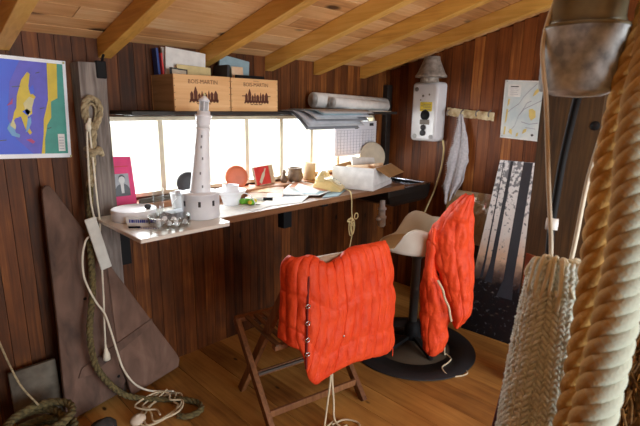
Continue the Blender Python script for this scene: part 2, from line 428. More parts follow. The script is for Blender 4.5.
# colourful chart, sheet facing -Y
t = thing('wall_map', 'colourful blue and green sea map with yellow coast pinned to the left planks', 'map', (.58, 2.445, 1.28))
b = MB()
def pv(b, poly, mat, lift, o=(.425, 2.447, 1.283), W=.32, H=.447, t_=.0007):
    a = math.radians(2.2); ca_, sa_ = math.cos(a), math.sin(a); q = [((p[0]-1)*W, (p[1]-1)*H) for p in poly]
    b.prism((o[0]+W, o[1]-lift, o[2]+H), (1, 0, 0), (0, 0, 1), [(x*ca_-y*-sa_, -x*sa_+y*ca_) for x, y in q], t_, mat)
pv(b, [(0, 0), (1, 0), (1, 1), (0, 1)], 0, .0005)
pv(b, [(.0, .045), (.955, .045), (.955, .965), (.0, .965)], 1, .0015)
pv(b, [(.5, .045), (.62, .045), (.66, .35), (.74, .62), (.74, .965), (.42, .965), (.28, .75), (.22, .4), (.3, .2)], 2, .0025)
pv(b, [(.62, .045), (.955, .045), (.955, .965), (.76, .965), (.75, .6), (.70, .45), (.68, .3)], 3, .0035)
pv(b, [(.60, .045), (.645, .045), (.66, .2), (.70, .34), (.76, .42), (.77, .58), (.86, .62), (.88, .965), (.75, .965), (.735, .6), (.70, .5), (.66, .4), (.645, .25)], 4, .0045)
pv(b, [(.26, .34), (.3, .46), (.33, .5), (.35, .62), (.42, .78), (.5, .86), (.53, .84), (.5, .72), (.53, .66), (.58, .62), (.53, .56), (.52, .45), (.46, .42), (.46, .32), (.5, .26), (.47, .24), (.42, .3), (.38, .42), (.31, .4)], 4, .0045)
pv(b, [(.42, .55), (.5, .62), (.56, .6), (.52, .5), (.48, .42), (.44, .46)], 5, .0055)
pv(b, [(.50, .70), (.56, .74), (.57, .66), (.52, .64)], 1, .0055); pv(b, [(.40, .47), (.46, .5), (.5, .47), (.46, .43)], 1, .0055)
pv(b, [(.42, .26), (.46, .40), (.50, .42), (.5, .36), (.46, .29)], 6, .0055)
pv(b, [(.20, .30), (.24, .36), (.28, .33), (.3, .26), (.35, .24), (.34, .21), (.25, .23)], 6, .0055)
pv(b, [(.24, .33), (.28, .4), (.31, .33), (.3, .29)], 5, .006)
pv(b, [(.42, .19), (.48, .2), (.53, .17), (.5, .15)], 7, .0055)
pv(b, [(.22, .52), (.27, .56), (.3, .6), (.29, .54)], 7, .0055)
for (x0, y0, L) in ((.06, .72, .08), (.3, .7, .1), (.04, .52, .07), (.02, .17, .16), (.62, .5, .06), (.6, .85, .05), (.7, .3, .05)):
    pv(b, [(x0, y0), (x0+L, y0+.012), (x0+L, y0+.02), (x0, y0+.008)], 8, .006)
b.build('sheet', ['white', 'm_blue', 'm_violet', 'm_grn', 'm_yel', 'm_cream', 'm_lblue', 'm_red', 'suit'], t, fixn=True)
for (x0, y0, x1, y1) in ((.03, .76, .15, .93), (.83, .07, .92, .25)):
    b = MB()
    pv(b, [(x0, y0), (x1, y0), (x1, y1), (x0, y1)], 0, .0055)
    for k in range(5):
        yy = y0+(y1-y0)*(k+.7)/6; pv(b, [(x0+.01, yy), (x1-.015, yy), (x1-.015, yy+.006), (x0+.01, yy+.006)], 1, .006)
    b.build('legend_box', ['paper', 'calgrid'], t)
for p in ((.415+.31, 1.29), (.735, 1.722)): MB().ell((p[0], 2.44, p[1]), (.005, .005, .005), 10).build('pin', 'm_cream', t)

# weathered post
t = thing('post', 'grey weathered timber post left of the window with a rope hanging on it', 'post', (.84, 2.39, 0))
b = MB(); PX0, PX1, PY0 = .765, .884, 2.335
G = []
for i in range(25):
    z = 1.725*i/24; row = []
    for (x, y) in ((PX0, PY0), (.80, PY0-.006), (.83, PY0), (.862, PY0-.004), (PX1, PY0), (PX1, YW), (PX0, YW)):
        k = 0 if y == YW else 1
        row.append(V((x+k*.006*noise.noise((x*9, z*5, 1)), y+k*.008*noise.noise((x*9, z*5, 7)), z)))
    G.append(row)
b.grid(G, smooth=False, wrap=True); o = len(b.v)-7; b.f.append([o+i for i in range(7)]); b.m.append(0); b.r.append(.4); b.s.append(False)
b.build('timber', 'grey_wood', t)
MB().bb((.838, 2.318, 1.655), (.884, 2.345, 1.735)).tube([(.872, 2.338, 1.73), (.872, 2.325, 1.752), (.875, 2.315, 1.765)], .006).build('iron_bracket', 'black', t, bevel=.006)
# rope with eye hung on the post
t = thing('rope', 'thick old rope with a round spliced eye hanging from the post down to the floor', 'rope', (.8, 2.25, 0))
eye = [(.783, 2.30, 1.425), (.762, 2.30, 1.47), (.758, 2.30, 1.515), (.772, 2.30, 1.553), (.795, 2.30, 1.565), (.818, 2.30, 1.55), (.83, 2.30, 1.515), (.82, 2.30, 1.47), (.797, 2.30, 1.425)]
MB().rope(eye, .0155, mat=0).build('eye_splice', 'rope_old', t)
MB().tube(cr([(.79, 2.305, 1.44), (.776, 2.305, 1.48), (.776, 2.305, 1.52), (.794, 2.305, 1.54), (.811, 2.305, 1.52), (.808, 2.305, 1.48), (.793, 2.305, 1.44)], 8), .006).build('thimble', 'rope_old', t)
MB().rope([(.79, 2.305, 1.44), (.786, 2.305, 1.38), (.775, 2.30, 1.33), (.768, 2.30, 1.26), (.752, 2.30, 1.15)], .021).build('splice', 'rope_old', t)
MB().tube(cr([(.75, 2.305, 1.335), (.765, 2.272, 1.325), (.795, 2.275, 1.318), (.812, 2.305, 1.312)], 6), .013).tube(cr([(.752, 2.305, 1.30), (.77, 2.272, 1.305), (.80, 2.275, 1.335), (.822, 2.30, 1.30)], 6), .011).build('knot', 'rope_old', t)
MB().rope([(.752, 2.30, 1.16), (.74, 2.295, 1.05), (.722, 2.285, .9), (.715, 2.275, .78), (.70, 2.25, .65), (.66, 2.215, .50), (.652, 2.20, .38), (.665, 2.19, .28), (.715, 2.185, .17), (.78, 2.17, .085), (.86, 2.14, .04), (.95, 2.09, .02), (1.02, 2.02, .02), (1.06, 1.94, .02), (1.04, 1.88, .02), (.97, 1.88, .02), (.93, 1.93, .02)], .0165).build('standing_part', 'rope_grn', t)
# thin white line with wooden tag, hung from the eye
t = thing('cord', 'thin white line doubled through the rope eye and falling in loops to the floor', 'cord', (.74, 2.27, 0))
b = MB()
b.tube(cr([(.765, 2.262, 1.475), (.757, 2.28, 1.42), (.745, 2.27, 1.285), (.739, 2.27, 1.097), (.745, 2.262, .995), (.742, 2.255, .9)], 8), .0045)
b.tube(cr([(.77, 2.262, 1.475), (.768, 2.28, 1.42), (.766, 2.27, 1.285), (.768, 2.27, 1.097), (.768, 2.262, .98), (.752, 2.245, .90), (.752, 2.245, .78), (.745, 2.245, .60), (.735, 2.24, .46), (.728, 2.235, .34)], 8), .0045)
b.ell((.76, 2.272, 1.435), (.014, .014, .022), 10)
b.tube(cr([(.742, 2.245, .92), (.70, 2.25, .92), (.672, 2.245, .85), (.664, 2.24, .76), (.675, 2.235, .69), (.705, 2.23, .60), (.737, 2.225, .53), (.757, 2.215, .42), (.77, 2.205, .33), (.79, 2.195, .22), (.835, 2.18, .12), (.90, 2.16, .06), (.97, 2.14, .035), (1.0, 2.09, .045)], 8), .005)
b.build('hanging_line', 'cordw', t)
b = MB(); loop = [(.98, 2.12, .05), (.89, 2.10, .02), (.82, 2.06, .012)]
for k in range(30):
    a = 2.4+k*.72; r = .085+.03*math.sin(k*1.3); loop.append((.905+1.25*r*math.cos(a)+.02*math.sin(k*2.1), 2.03+r*math.sin(a), .010+.0014*k))
b.tube(cr(loop, 6), .0048); b.build('floor_loops', 'cord', t)
MB().lathe([(0, .0), (.017, .004), (.017, .03), (.012, .045), (.006, .07), (.005, .09)], (.728, 2.232, .278), 14).build('toggle', 'cordw', t)
tg = MB().box((.738, 2.222, .892), (.052, .012, .265), ry(math.radians(-11.5)))
tag(tg.build('wooden_slat', 'tag', bevel=.004), 'flat white slat hanging on the thin line in front of the post', 'slat')
f = MB().ell((.775, 2.02, .026), (.04, .032, .026), 14).lathe([(.012, 0), (.012, .008)], (.775, 2.02, .046), 10)
tag(f.build('float', 'cork'), 'small whitish float lying beside the thin line on the floor', 'float')

# rudder leaning on the wall
t = thing('rudder', 'large brown triangular boat rudder leaning on the plank wall', 'rudder', (.82, 2.33, 0))
lean = math.atan2(.105, 1.17); u = V((1, 0, 0)); v = V((0, math.sin(lean), math.cos(lean))); o = V((0, 2.29, 0))
def rp(poly, t_, mat, lift=0): return MB().prism(o-u.cross(v)*(-lift), u, v, poly, t_, mat)
nv = u.cross(v)
MB().prism(o, u, v, [(.548, .006), (.80, .045), (.825, .10), (.803, .20), (.801, .773), (.62, 1.135), (.60, 1.168), (.582, 1.172), (.566, 1.155), (.562, 1.12), (.545, .5), (.525, .06)], .032).build('main_board', 'rudder', t, bevel=.006)
MB().prism(o, u, v, [(.845, .0), (1.125, .055), (1.138, .10), (1.12, .145), (.8016, .772), (.8036, .20), (.83, .10)], .0318).build('after_board', 'rudder', t, bevel=.006)
MB().prism(o+nv*.033, u, v, [(.60, .21), (.66, .205), (1.0, .36), (1.0, .395), (.62, .255)], .007).build('cross_batten', 'rudder', t, bevel=.002)
for p in ((.755, .25), (.79, .14), (.90, .345), (.68, .6)): q = o+nv*.034+u*p[0]+v*p[1]; MB().ell(q, (.008, .004, .008), 10).build('rivet', 'black', t)

# low clutter at the bottom left
t = thing('board', 'short grey driftwood board standing behind the rope coil at bottom left', 'board', (.38, 2.2, 0))
MB().box((.435, 2.37, .152), (.20, .03, .30), rx(math.radians(-8))).build('plank', 'greywood', t, bevel=.005)
t = thing('rope', 'coil of greenish rope heaped in the bottom left corner', 'rope', (.4, 2.1, 0)); b = MB(); pts = []
for k in range(58):
    a = k*.62; r = .105+.02*math.sin(k*.9); pts.append((.375+r*math.cos(a)*1.1, 2.1+r*math.sin(a), .02+.0034*k))
b.rope(pts, .019, .09); b.build('coil', 'rope_grn', t)
b = MB().tube(cr([(.27, 2.41, .80), (.29, 2.38, .66), (.318, 2.3, .47), (.35, 2.22, .32), (.40, 2.17, .215)], 8), .0045)
tag(b.build('cord', 'rope_old'), 'thin slack cord on the far left wall falling to the rope coil', 'cord')
b = MB(); G = []
for i in range(9):
    row = []
    for j in range(14):
        th = math.pi*i/8; ph = 2*math.pi*j/14; d = V((math.sin(th)*math.cos(ph), math.sin(th)*math.sin(ph), math.cos(th)))
        r = 1+.28*noise.noise(d*2.2); row.append(V((.615, 2.03, .052))+V((d.x*.062, d.y*.05, d.z*.05))*r)
    G.append(row)
b.grid(G[::-1], wrap=True)
tag(b.build('stone', 'stone'), 'dark rough stone on the floor in front of the rudder foot', 'stone')

# ------------------------------------------------------------------ shelf and what lies on it
t = thing('shelf', 'long dark wall shelf above the window carrying crates and papers', 'shelf', (2.05, 2.33, 1.49))
MB().bb((.93, 2.185, 1.488), (3.02, YW, 1.508)).build('board', 'dark_wood', t, bevel=.002)
for x in (1.0, 2.0, 2.96):
    MB().prism((x, 0, 0), (0, 1, 0), (0, 0, 1), [(YW, 1.488), (YW-.16, 1.488), (YW, 1.477)], .02).build('bracket', 'dark_wood', t)
t = thing('upright', 'dark upright batten in the corner at the right end of the shelf', 'batten', (3.2, 2.42, .98))
MB().bb((3.17, 2.40, .99), (3.235, 2.449, 1.72)).build('batten', 'dark_wood', t, bevel=.003)

def chateau(b, cx, z, y, s=1.0, mat=1):
    """engraved row of roofs and towers printed on a crate"""
    u = V((1, 0, 0)); v = V((0, 0, 1)); o = (cx, y, z)
    def P(poly): b.prism(o, u, v, [(p[0]*s, p[1]*s) for p in poly], .0006, mat)
    P([(-.057, 0), (.057, 0), (.057, .008), (-.057, .008)])
    for (x0, w_, h, rf) in ((-.055, .012, .024, .010), (-.041, .014, .03, .020), (-.025, .010, .02, .008), (-.013, .008, .018, .018), (-.003, .014, .022, .008), (.014, .008, .018, .020), (.024, .012, .026, .008), (.038, .016, .024, .014)):
        P([(x0, .006), (x0+w_, .006), (x0+w_, h), (x0, h)]); P([(x0-.001, h), (x0+w_+.001, h), (x0+w_*.6, h+rf), (x0+w_*.4, h+rf)])
    for k in range(9): P([(-.06+.0135*k, -.003), (-.052+.0135*k, -.003), (-.054+.0135*k, .003), (-.058+.0135*k, .003)])
def crate(x0, x1, z0, h, y0, y1, label, small):
    t = thing('wine_crate', label, 'crate', ((x0+x1)/2, (y0+y1)/2, z0), 'wine crates on the shelf')
    th = .011; b = MB()
    b.bb((x0, y0, z0), (x1, y0+th, z0+h), 0, .5)
    pr = MB()
    fp = b.build('end_panel', 'crate', t, bevel=.0012)
    MB().bb((x0, y1-th, z0), (x1, y1, z0+h), 0, .4).build('end_panel', 'crate', t)
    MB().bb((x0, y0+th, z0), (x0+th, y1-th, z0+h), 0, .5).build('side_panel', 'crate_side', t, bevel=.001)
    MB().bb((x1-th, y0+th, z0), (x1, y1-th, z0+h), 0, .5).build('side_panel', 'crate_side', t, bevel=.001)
    MB().bb((x0+th, y0+th, z0), (x1-th, y1-th, z0+.008), 0, .5).build('bottom', 'crate', t)
    p = MB(); cx = (x0+x1)/2+small*.005; yy = y0-.0002
    p.text('BOIS-MARTIN', .029, (cx, yy, z0+h*.815), (1, 0, 0), (0, 0, 1))
    if small: p.text('CHATEAU', .009, (cx, yy, z0+h*.93), (1, 0, 0), (0, 0, 1))
    chateau(p, cx+.005, z0+h*.27, yy, 1.5, 0)
    o = (cx, yy, z0)
    for (a, w_) in ((-.04, .018), (-.016, .028), (.018, .024)): p.prism(o, (1, 0, 0), (0, 0, 1), [(a, h*.2), (a+w_, h*.2), (a+w_, h*.225), (a, h*.225)], .0006)
    if small:
        for a in (-.098, .085): p.prism(o, (1, 0, 0), (0, 0, 1), [(a, h*.46), (a+.02, h*.46), (a+.02, h*.485), (a, h*.485)], .0006)
    p.build('stencil', 'ink', fp)
    for xx in (x0+.004, x1-.004):
        for k in range(5): MB().ell((xx, y0, z0+h*(.12+.19*k)), (.0022, .0012, .0022), 6).build('nail_head', 'black', fp)
    if not small:
        g = MB(); g.tube([(x0-.0005, y0+.05+.12*k/8, z0+h*(.70+.10*((k-4)/4)**2)) for k in range(9)], .004, 6); 
    return t
crate(1.157, 1.490, 1.508, .182, 2.20, 2.444, 'left wine crate on the shelf, stacked full of white papers', 0)
crate(1.496, 1.826, 1.508, .180, 2.20, 2.444, 'right wine crate on the shelf, holding a blue grey folder', 1)
def sheet_block(name, x0, x1, y, z0, z1, th, mats, label, cat, tilt=0, lean=0, group=None, extra=None):
    R = ry(tilt) @ rx(lean); b = MB(); b.box(((x0+x1)/2, y, (z0+z1)/2), (x1-x0, th, z1-z0), R)
    o = b.build(name, mats, bevel=.002); return tag(o, label, cat, group)
sheet_block('book', 1.171, 1.184, 2.405, 1.52, 1.825, .05, 'bluep', 'blue spined book at the left end of the left crate', 'book', math.radians(-3))
sheet_block('book', 1.187, 1.196, 2.385, 1.518, 1.80, .05, 'redp', 'thin red book between the blue book and the white papers in the crate', 'book', math.radians(-3))
b = MB()
R = ry(math.radians(4)) @ rx(math.radians(-2))
for k in range(9):
    b = MB(); b.box((1.325+.004*random.uniform(-1, 1), 2.418-.006*k, 1.675), (.236+.01*random.uniform(-1, 1), .004, .30+.012*random.uniform(-1, 1)), R @ rz(math.radians(random.uniform(-1, 1))))
    tag(b.build('paper_sheet', 'paper'), 'white sheet in the sheaf of papers standing tilted in the left crate', 'paper', 'white papers in the left crate')
sheet_block('folder', 1.25, 1.455, 2.335, 1.525, 1.745, .008, 'cream', 'pale yellow folder in front of the white papers in the left crate', 'folder', math.radians(2), math.radians(-4))
t = thing('picture_card', 'small card with dark frame in front of the white papers in the left crate', 'card', (1.25, 2.31, 1.52))
MB().box((1.245, 2.31, 1.625), (.10, .004, .20), rx(math.radians(-4)) @ ry(math.radians(4))).build('card', 'ink_dk', t)
MB().box((1.247, 2.306, 1.668), (.08, .003, .10), rx(math.radians(-4)) @ ry(math.radians(4))).build('print', 'plate', t)
sheet_block('folder', 1.535, 1.745, 2.385, 1.525, 1.815, .02, 'bluegrey', 'blue grey folder standing in the right crate', 'folder', math.radians(8), math.radians(-7))
sheet_block('envelope', 1.62, 1.775, 2.42, 1.53, 1.815, .006, 'ltgrey', 'pale grey sheet behind the blue grey folder in the right crate', 'envelope', math.radians(9), math.radians(-7))
sheet_block('notebook', 1.60, 1.805, 2.30, 1.525, 1.712, .014, 'black', 'black notebook at the front of the right crate', 'notebook', 0, math.radians(-3))
sheet_block('postcard', 1.60, 1.68, 2.335, 1.53, 1.76, .004, 'bread', 'peach coloured card between folder and black notebook in the right crate', 'card', 0, math.radians(-5))
sheet_block('book', 1.510, 1.525, 2.33, 1.52, 1.76, .14, 'ink_dk', 'dark thin book at the left end of the right crate', 'book', math.radians(4))
# rolled charts
def roll(a, bb, r, label):
    a = V(a); bb = V(bb); ax = (bb-a); L = ax.length; t = thing('rolled_chart', label, 'chart', tuple((a+bb)/2-V((0, 0, r))), 'rolled charts on the shelf')
    MB().lathe([(r*.80, .0), (r, 0), (r, L), (r*.80, L), (r*.80, 0)], a, 24, 0, ax).build('roll', 'paper', t)
    Rm = V((0, 0, 1)).rotation_difference(ax.normalized()).to_matrix(); s = []
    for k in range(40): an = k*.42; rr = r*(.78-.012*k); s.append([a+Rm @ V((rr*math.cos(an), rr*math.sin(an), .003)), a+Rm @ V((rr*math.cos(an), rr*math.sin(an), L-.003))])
    MB().grid(s).build('shaded_winding', 'dark', t, solid=.0008)  # dark grey puts the shade inside the hollow roll into the paper colour
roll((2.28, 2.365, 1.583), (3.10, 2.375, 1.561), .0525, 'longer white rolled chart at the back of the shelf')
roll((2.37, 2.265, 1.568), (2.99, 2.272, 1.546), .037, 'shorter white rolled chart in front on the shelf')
tag(MB().bb((2.44, 2.19, 1.508), (2.95, 2.222, 1.512)).build('booklet', 'plate'), 'longer thin booklet lying flat on the shelf before the rolled charts', 'booklet')
tag(MB().bb((2.50, 2.19, 1.5122), (2.86, 2.22, 1.515)).build('booklet', 'paper'), 'shorter thin white booklet on top of the longer one on the shelf', 'booklet')
for k, (mt, dx, ax) in enumerate((('midgrey', .0, 0), ('ltgrey', .03, -4), ('greyp', -.02, 3), ('midgrey', .05, -7), ('ltgrey', .0, 5), ('greyp', .04, -3), ('bluegrey', .02, 8), ('ltgrey', .05, 2))):
    b = MB(); th = math.radians(ax); c = V((2.14+dx*.9, 2.20-.012*k, 1.5092+.0022*k)); R = rz(th); G = []
    for i in range(9):
        yy = -.18+.29*i/8; row = []
        for j in range(9):
            xx = -.24+.48*j/8; zz = -max(0, -yy-.01-.012*k)**1.4*(1.25-.08*k)
            row.append(c+R @ V((xx, yy, zz)))
        G.append(row)
    b.grid(G); tag(b.build('loose_sheet', mt, solid=.0016), 'grey sheet in the fanned pile overhanging the shelf edge right of the crates', 'paper', 'grey sheets overhanging the shelf')

# calendar hung in front of the window
t = thing('calendar', 'white wall calendar with a small red square hanging at the right end of the window', 'calendar', (2.83, 2.43, 1.17))
MB().bb((2.575, 2.4285, 1.165), (3.075, 2.4375, 1.428)).build('page', 'cal', t)
b = MB()
for i in range(12): b.bb((2.60+.0375*i+.004, 2.4262, 1.18), (2.60+.0375*i+.0055, 2.4278, 1.36))
for j in range(9): b.bb((2.60, 2.4262, 1.18+.0225*j), (3.05, 2.4278, 1.1815+.0225*j))
b.build('date_grid', 'calgrid', t)
MB().bb((2.805, 2.4262, 1.375), (2.84, 2.4278, 1.415)).build('red_square', 'redp', t)
MB().bb((2.805, 2.4258, 1.37), (2.84, 2.4276, 1.383)).build('heading', 'ink_dk', t); MB().bb((2.985, 2.4262, 1.39), (3.035, 2.4278, 1.412)).build('month_number', 'ink_dk', t)

# ------------------------------------------------------------------ workbench
t = thing('workbench', 'long wooden workbench top fixed under the window', 'bench', (1.9, 2.2, .9))
b = MB()
BT = .98
b.bb((.915, 2.10, BT-.035), (2.90, 2.325, BT-.0002)); b.bb((.915, 1.965, BT-.035), (2.86, 2.098, BT))
b.build('top', 'bench', t, bevel=.003)
MB().bb((.915, 2.32, .93), (3.06, YW, 1.03)).build('back_ledge', 'ledge', t, bevel=.003)
for (x, w_) in ((.90, .055), (2.03, .075)):
    MB().bb((x, 2.385, .70), (x+w_, YW, .94)).bb((x+.01, 2.02, .915), (x+w_-.01, 2.44, .944)).build('bracket', 'black', t, bevel=.003)
sk = MB().bb((2.062, 2.425, .25), (2.13, YW-.001, .37)); tag(sk.build('socket_box', 'black', bevel=.004), 'small black box on the wall beside the orange vest under the bench', 'box')

sl = MB(); sl.prism((0, 0, BT+.0002), (1, 0, 0), (0, 1, 0), [(.765, 1.805), (1.198, 1.805), (1.215, 1.83), (1.215, 2.315), (.765, 2.325)], .018)
tag(sl.build('slab', 'marble', bevel=.004), 'white polished slab at the left end of the bench under the lighthouse model', 'slab')
SZ = BT+.0185

# lighthouse model
lx, ly = 1.163, 2.0
t = thing('lighthouse_model', 'tall white lighthouse model standing on the round drum on the slab', 'model', (lx, ly, SZ))
MB().lathe([(.088, 0), (.091, .004), (.091, .118), (.094, .119), (.094, .126), (.0, .128)], (lx, ly, SZ), 40).build('drum', 'white', t)
ld = V((.707, -.707, 0)); ax = (V((0, 0, 1))+ld*.085).normalized(); bt = V((lx, ly, SZ+.124))
MB().lathe([(.052, 0), (.050, .012), (.041, .15), (.0325, .305), (.032, .318)], bt, 32, 0, ax).build('tower', 'white', t)
gb = bt+ax*.315
MB().lathe([(.032, 0), (.036, .02), (.036, .048), (.040, .053), (.040, .060), (.030, .062), (.030, .078), (.0, .079)], gb, 28, 0, ax).build('gallery', 'white', t)
lt = gb+ax*.078
MB().lathe([(.022, 0), (.022, .045)], lt, 16, 0, ax).build('lantern_glass', 'ltgrey', t)
b = MB()
for k in range(6):
    a = k*math.pi/3; Rm = V((0, 0, 1)).rotation_difference(ax).to_matrix(); d = Rm @ V((math.cos(a), math.sin(a), 0))*.0225
    b.tube([lt+d, lt+d+ax*.045], .0028, 6)
b.lathe([(.026, .044), (.024, .052), (.012, .064), (.004, .07)], lt, 18, 0, ax); b.build('lantern_frame', 'white', t)
MB().lathe([(.0, .068), (.005, .07), (.005, .078), (.0, .084)], lt, 10, 0, ax).build('finial', 'm_cream', t)
b = MB()
for da in (-56, -4, 40):
    a = math.atan2(-ly, -lx)+math.radians(da); d = V((math.cos(a), math.sin(a), 0)); s_ = V((-math.sin(a), math.cos(a), 0))
    MB().bar(V((lx, ly, SZ+.066))+d*.0905, V((lx, ly, SZ+.092))+d*.0905, s_, .012, .004).build('drum_window', 'dark', t)
for h, da in ((.035, 10), (.10, -5), (.17, 5), (.225, -8), (.275, -8)):
    a = math.atan2(-ly, -lx)+math.radians(da); d = V((math.cos(a), math.sin(a), 0)); q = bt+ax*h+d*(.0518-.064*h); s_ = V((-math.sin(a), math.cos(a), 0))
    MB().bar(q-ax*.006, q+ax*.006, s_, .006, .003).build('tower_window', 'midgrey', t)

# small things on the slab
t = thing('dish', 'round white shallow box with a blue lettered strip at the left of the slab', 'box', (.885, 2.18, SZ))
MB().lathe([(.0, 0), (.10, 0), (.104, .004), (.104, .050), (.098, .052), (.096, .048), (0, .046)], (.90, 2.175, SZ), 36).build('body', 'white', t)
MB().ell((.955, 2.14, SZ+.058), (.017, .017, .014), 10).build('knob', 'dark', t)
def scribble(b, o, u, v, L, h, n=9, mat=0):
    x = 0
    for k in range(n):
        w_ = L/n*random.uniform(.5, .85); b.prism(o, u, v, [(x, 0), (x+w_, 0), (x+w_*1.05, h), (x+w_*.1, h)], .0006, mat); x += L/n
dvw = V((.72, -.69, 0))
t = thing('name_card', 'upright white card with a line of blue lettering on the slab', 'card', (.86, 2.03, SZ))
o = V((.815, 2.055, SZ)); MB().prism(o, dvw, V((0, .25, 1)).normalized(), [(0, 0), (.165, 0), (.165, .036), (0, .04)], .001).build('card', 'paper', t)
b = MB(); scribble(b, o+V((0, .003, .016))+dvw*.012+V((-.69, -.72, 0))*.0016, dvw, (0, 0, 1), .125, .014, 13); b.build('lettering', 'blueink', t)
t = thing('name_card', 'flat white card with faint blue lettering lying before the upright card on the slab', 'card', (.87, 1.97, SZ))
MB().prism((.80, 1.99, SZ), dvw, (.3, .95, 0), [(0, 0), (.15, 0), (.15, .045), (.0, .05)], .002).build('card', 'paper', t)
b = MB(); scribble(b, V((.83, 1.978, SZ+.0022)), dvw, (.3, .95, 0), .10, .012, 9); b.build('lettering', 'blueink', t)
t = thing('pen', 'dark pen lying on the flat card at the slab edge', 'pen', (.82, 2.0, SZ+.003))
MB().tube([(.80, 2.005, SZ+.007), (.84, 1.975, SZ+.007)], .0045, 8).build('barrel', 'black', t)
# glass ring dish of beads
gx, gy = .955, 1.925
t = thing('glass_bowl', 'round clear glass bowl at the front edge of the slab', 'bowl', (gx, gy, SZ))
MB().lathe([(.0, 0), (.085, 0), (.093, .006), (.096, .052), (.090, .054), (.086, .01), (.0, .008)], (gx, gy, SZ), 36).build('bowl', 'cglass', t)
b = MB()
for k in range(24):
    a = 2*math.pi*k/24; b.ell((gx+.089*math.cos(a), gy+.089*math.sin(a), SZ+.028+.008*(k % 2)), (.007, .007, .016), 8)
b.build('moulded_flute', 'cglass', t)
b = MB()
for k in range(9):
    a = k*.7; r = .03+.04*(k % 3)/2; tag(MB().ell((gx+r*math.cos(a), gy+r*math.sin(a), SZ+.0215), (.013, .012, .0125), 10).build('pebble', 'white'), 'small pale pebble lying in the clear glass bowl', 'pebble', 'pebbles in the glass bowl')
t = thing('glass_tube', 'tall clear glass cylinder standing on the slab before the pink picture', 'vase', (1.01, 2.13, SZ))
MB().lathe([(0, 0), (.026, 0), (.027, .004), (.027, .145), (.0235, .145), (.0235, .006), (0, .006)], (1.005, 2.13, SZ), 24).build('glass', 'cglass', t)
t = thing('bottle', 'small clear plastic bottle on the slab between glass cylinder and lighthouse', 'bottle', (1.09, 2.12, SZ))
MB().lathe([(0, 0), (.036, 0), (.038, .004), (.038, .055), (.026, .075), (.013, .085), (.013, .105)], (1.10, 2.10, SZ), 24).build('bottle_body', 'cglass', t)
MB().lathe([(.017, .10), (.017, .125), (0, .127)], (1.10, 2.10, SZ), 20).build('cap', 'white', t)
b = MB()
for k in range(6): tag(MB().box((1.03+.006*k, 2.06-.002*k, SZ+.003+.006*k), (.11, .075, .0055), rz(-.5+.12*k)).build('leaflet', 'greyp'), 'grey leaflet in the little pile on the slab behind the glass bowl', 'leaflet', 'leaflets piled on the slab')
b = MB().lathe([(0, 0), (.032, 0), (.036, .006), (.044, .085), (.041, .086), (.034, .01), (0, .01)], (1.175, 2.245, SZ), 24)
tag(b.build('cup', 'white'), 'white cup behind the lighthouse drum near the window', 'cup')
b = MB().lathe([(0, 0), (.075, 0), (.09, .03), (.092, .034), (.086, .032), (.07, .006), (0, .006)], (1.12, 2.235, SZ), 30)
# pink framed portrait on the ledge
LZ = 1.0302
t = thing('portrait', 'pink card frame with a black and white portrait leaning on the window', 'picture', (.95, 2.38, LZ))
lean = math.radians(7); u = V((.995, -.1, 0)).normalized(); v = V((.08*0, math.sin(lean), math.cos(lean))); o = V((.875, 2.378, LZ)); nn = u.cross(v).normalized()
def fp(poly, t_, lift, mat, name): return MB().prism(o+nn*lift, u, v, poly, t_, 0).build(name, mat, t)
fp([(0, 0), (.122, 0), (.118, .245), (0, .25)], .006, 0, 'pink', 'mount')
fp([(.02, .045), (.096, .045), (.096, .16), (.02, .16)], .001, .0065, 'pgrey', 'portrait')
fp([(.02, .045), (.096, .045), (.096, .08), (.084, .10), (.066, .11), (.054, .11), (.036, .10), (.022, .08)], .0006, .0078, 'suit', 'jacket')
fp([(.053, .06), (.066, .06), (.068, .112), (.051, .112)], .0006, .0086, 'skin', 'shirt')
fp([(.06+.015*math.cos(a), .128+.021*math.sin(a)) for a in [k*math.pi/8 for k in range(16)]], .0006, .0086, 'skin', 'face')
fp([(.044, .132), (.046, .146), (.054, .155), (.066, .155), (.075, .146), (.076, .132), (.072, .142), (.062, .147), (.05, .143)], .0006, .0094, 'suit', 'hair')
fp([(.02, .195), (.10, .195), (.10, .199), (.02, .199)], .0006, .0065, 'redp', 'printed_line')
# things on the ledge
t = thing('disc', 'dark grey round disc standing on edge against the window behind the lighthouse', 'disc', (1.30, 2.40, LZ))
MB().lathe([(0, 0), (.062, 0), (.066, .006), (.062, .012), (.03, .016), (0, .016)], (1.325, 2.41, LZ+.066), 32, 0, (-.4, -1, .2)).build('plate', 'dark', t)
t = thing('jug', 'white jug with a wide rim beside the lighthouse on the bench', 'jug', (1.47, 2.19, BT))
jc = (1.475, 2.20, BT)
MB().lathe([(0, 0), (.04, 0), (.045, .006), (.050, .03), (.058, .05), (.056, .075), (.046, .09), (.046, .118), (.042, .118), (.042, .09), (0, .07)], jc, 30).build('body', 'white', t)
MB().lathe([(.052, .05), (.084, .078), (.09, .09), (.083, .09), (.05, .064)], jc, 30).build('rim', 'white', t)
b = MB().tube(cr([(1.50, 2.15, BT+.075), (1.53, 2.11, BT+.07), (1.555, 2.085, BT+.03), (1.55, 2.08, BT+.004), (1.50, 2.08, BT+.004), (1.45, 2.06, BT+.004), (1.46, 2.01, BT+.004), (1.52, 2.0, BT+.004)], 8), .003)
tag(b.build('cable', 'white'), 'thin white cable curling from the jug over the bench paper', 'cable')
t = thing('ceramic_disc', 'orange ceramic disc with a pale centre standing on edge at the window', 'disc', (1.65, 2.39, LZ))
dc = V((1.648, 2.392, LZ+.073)); da = V((-.35, -1, .22)).normalized()
MB().lathe([(0, 0), (.066, 0), (.073, .005), (.070, .012), (.045, .015), (.025, .016), (0, .016)], dc, 36, 0, da).build('plate', 'orange_terra', t)
b = MB()
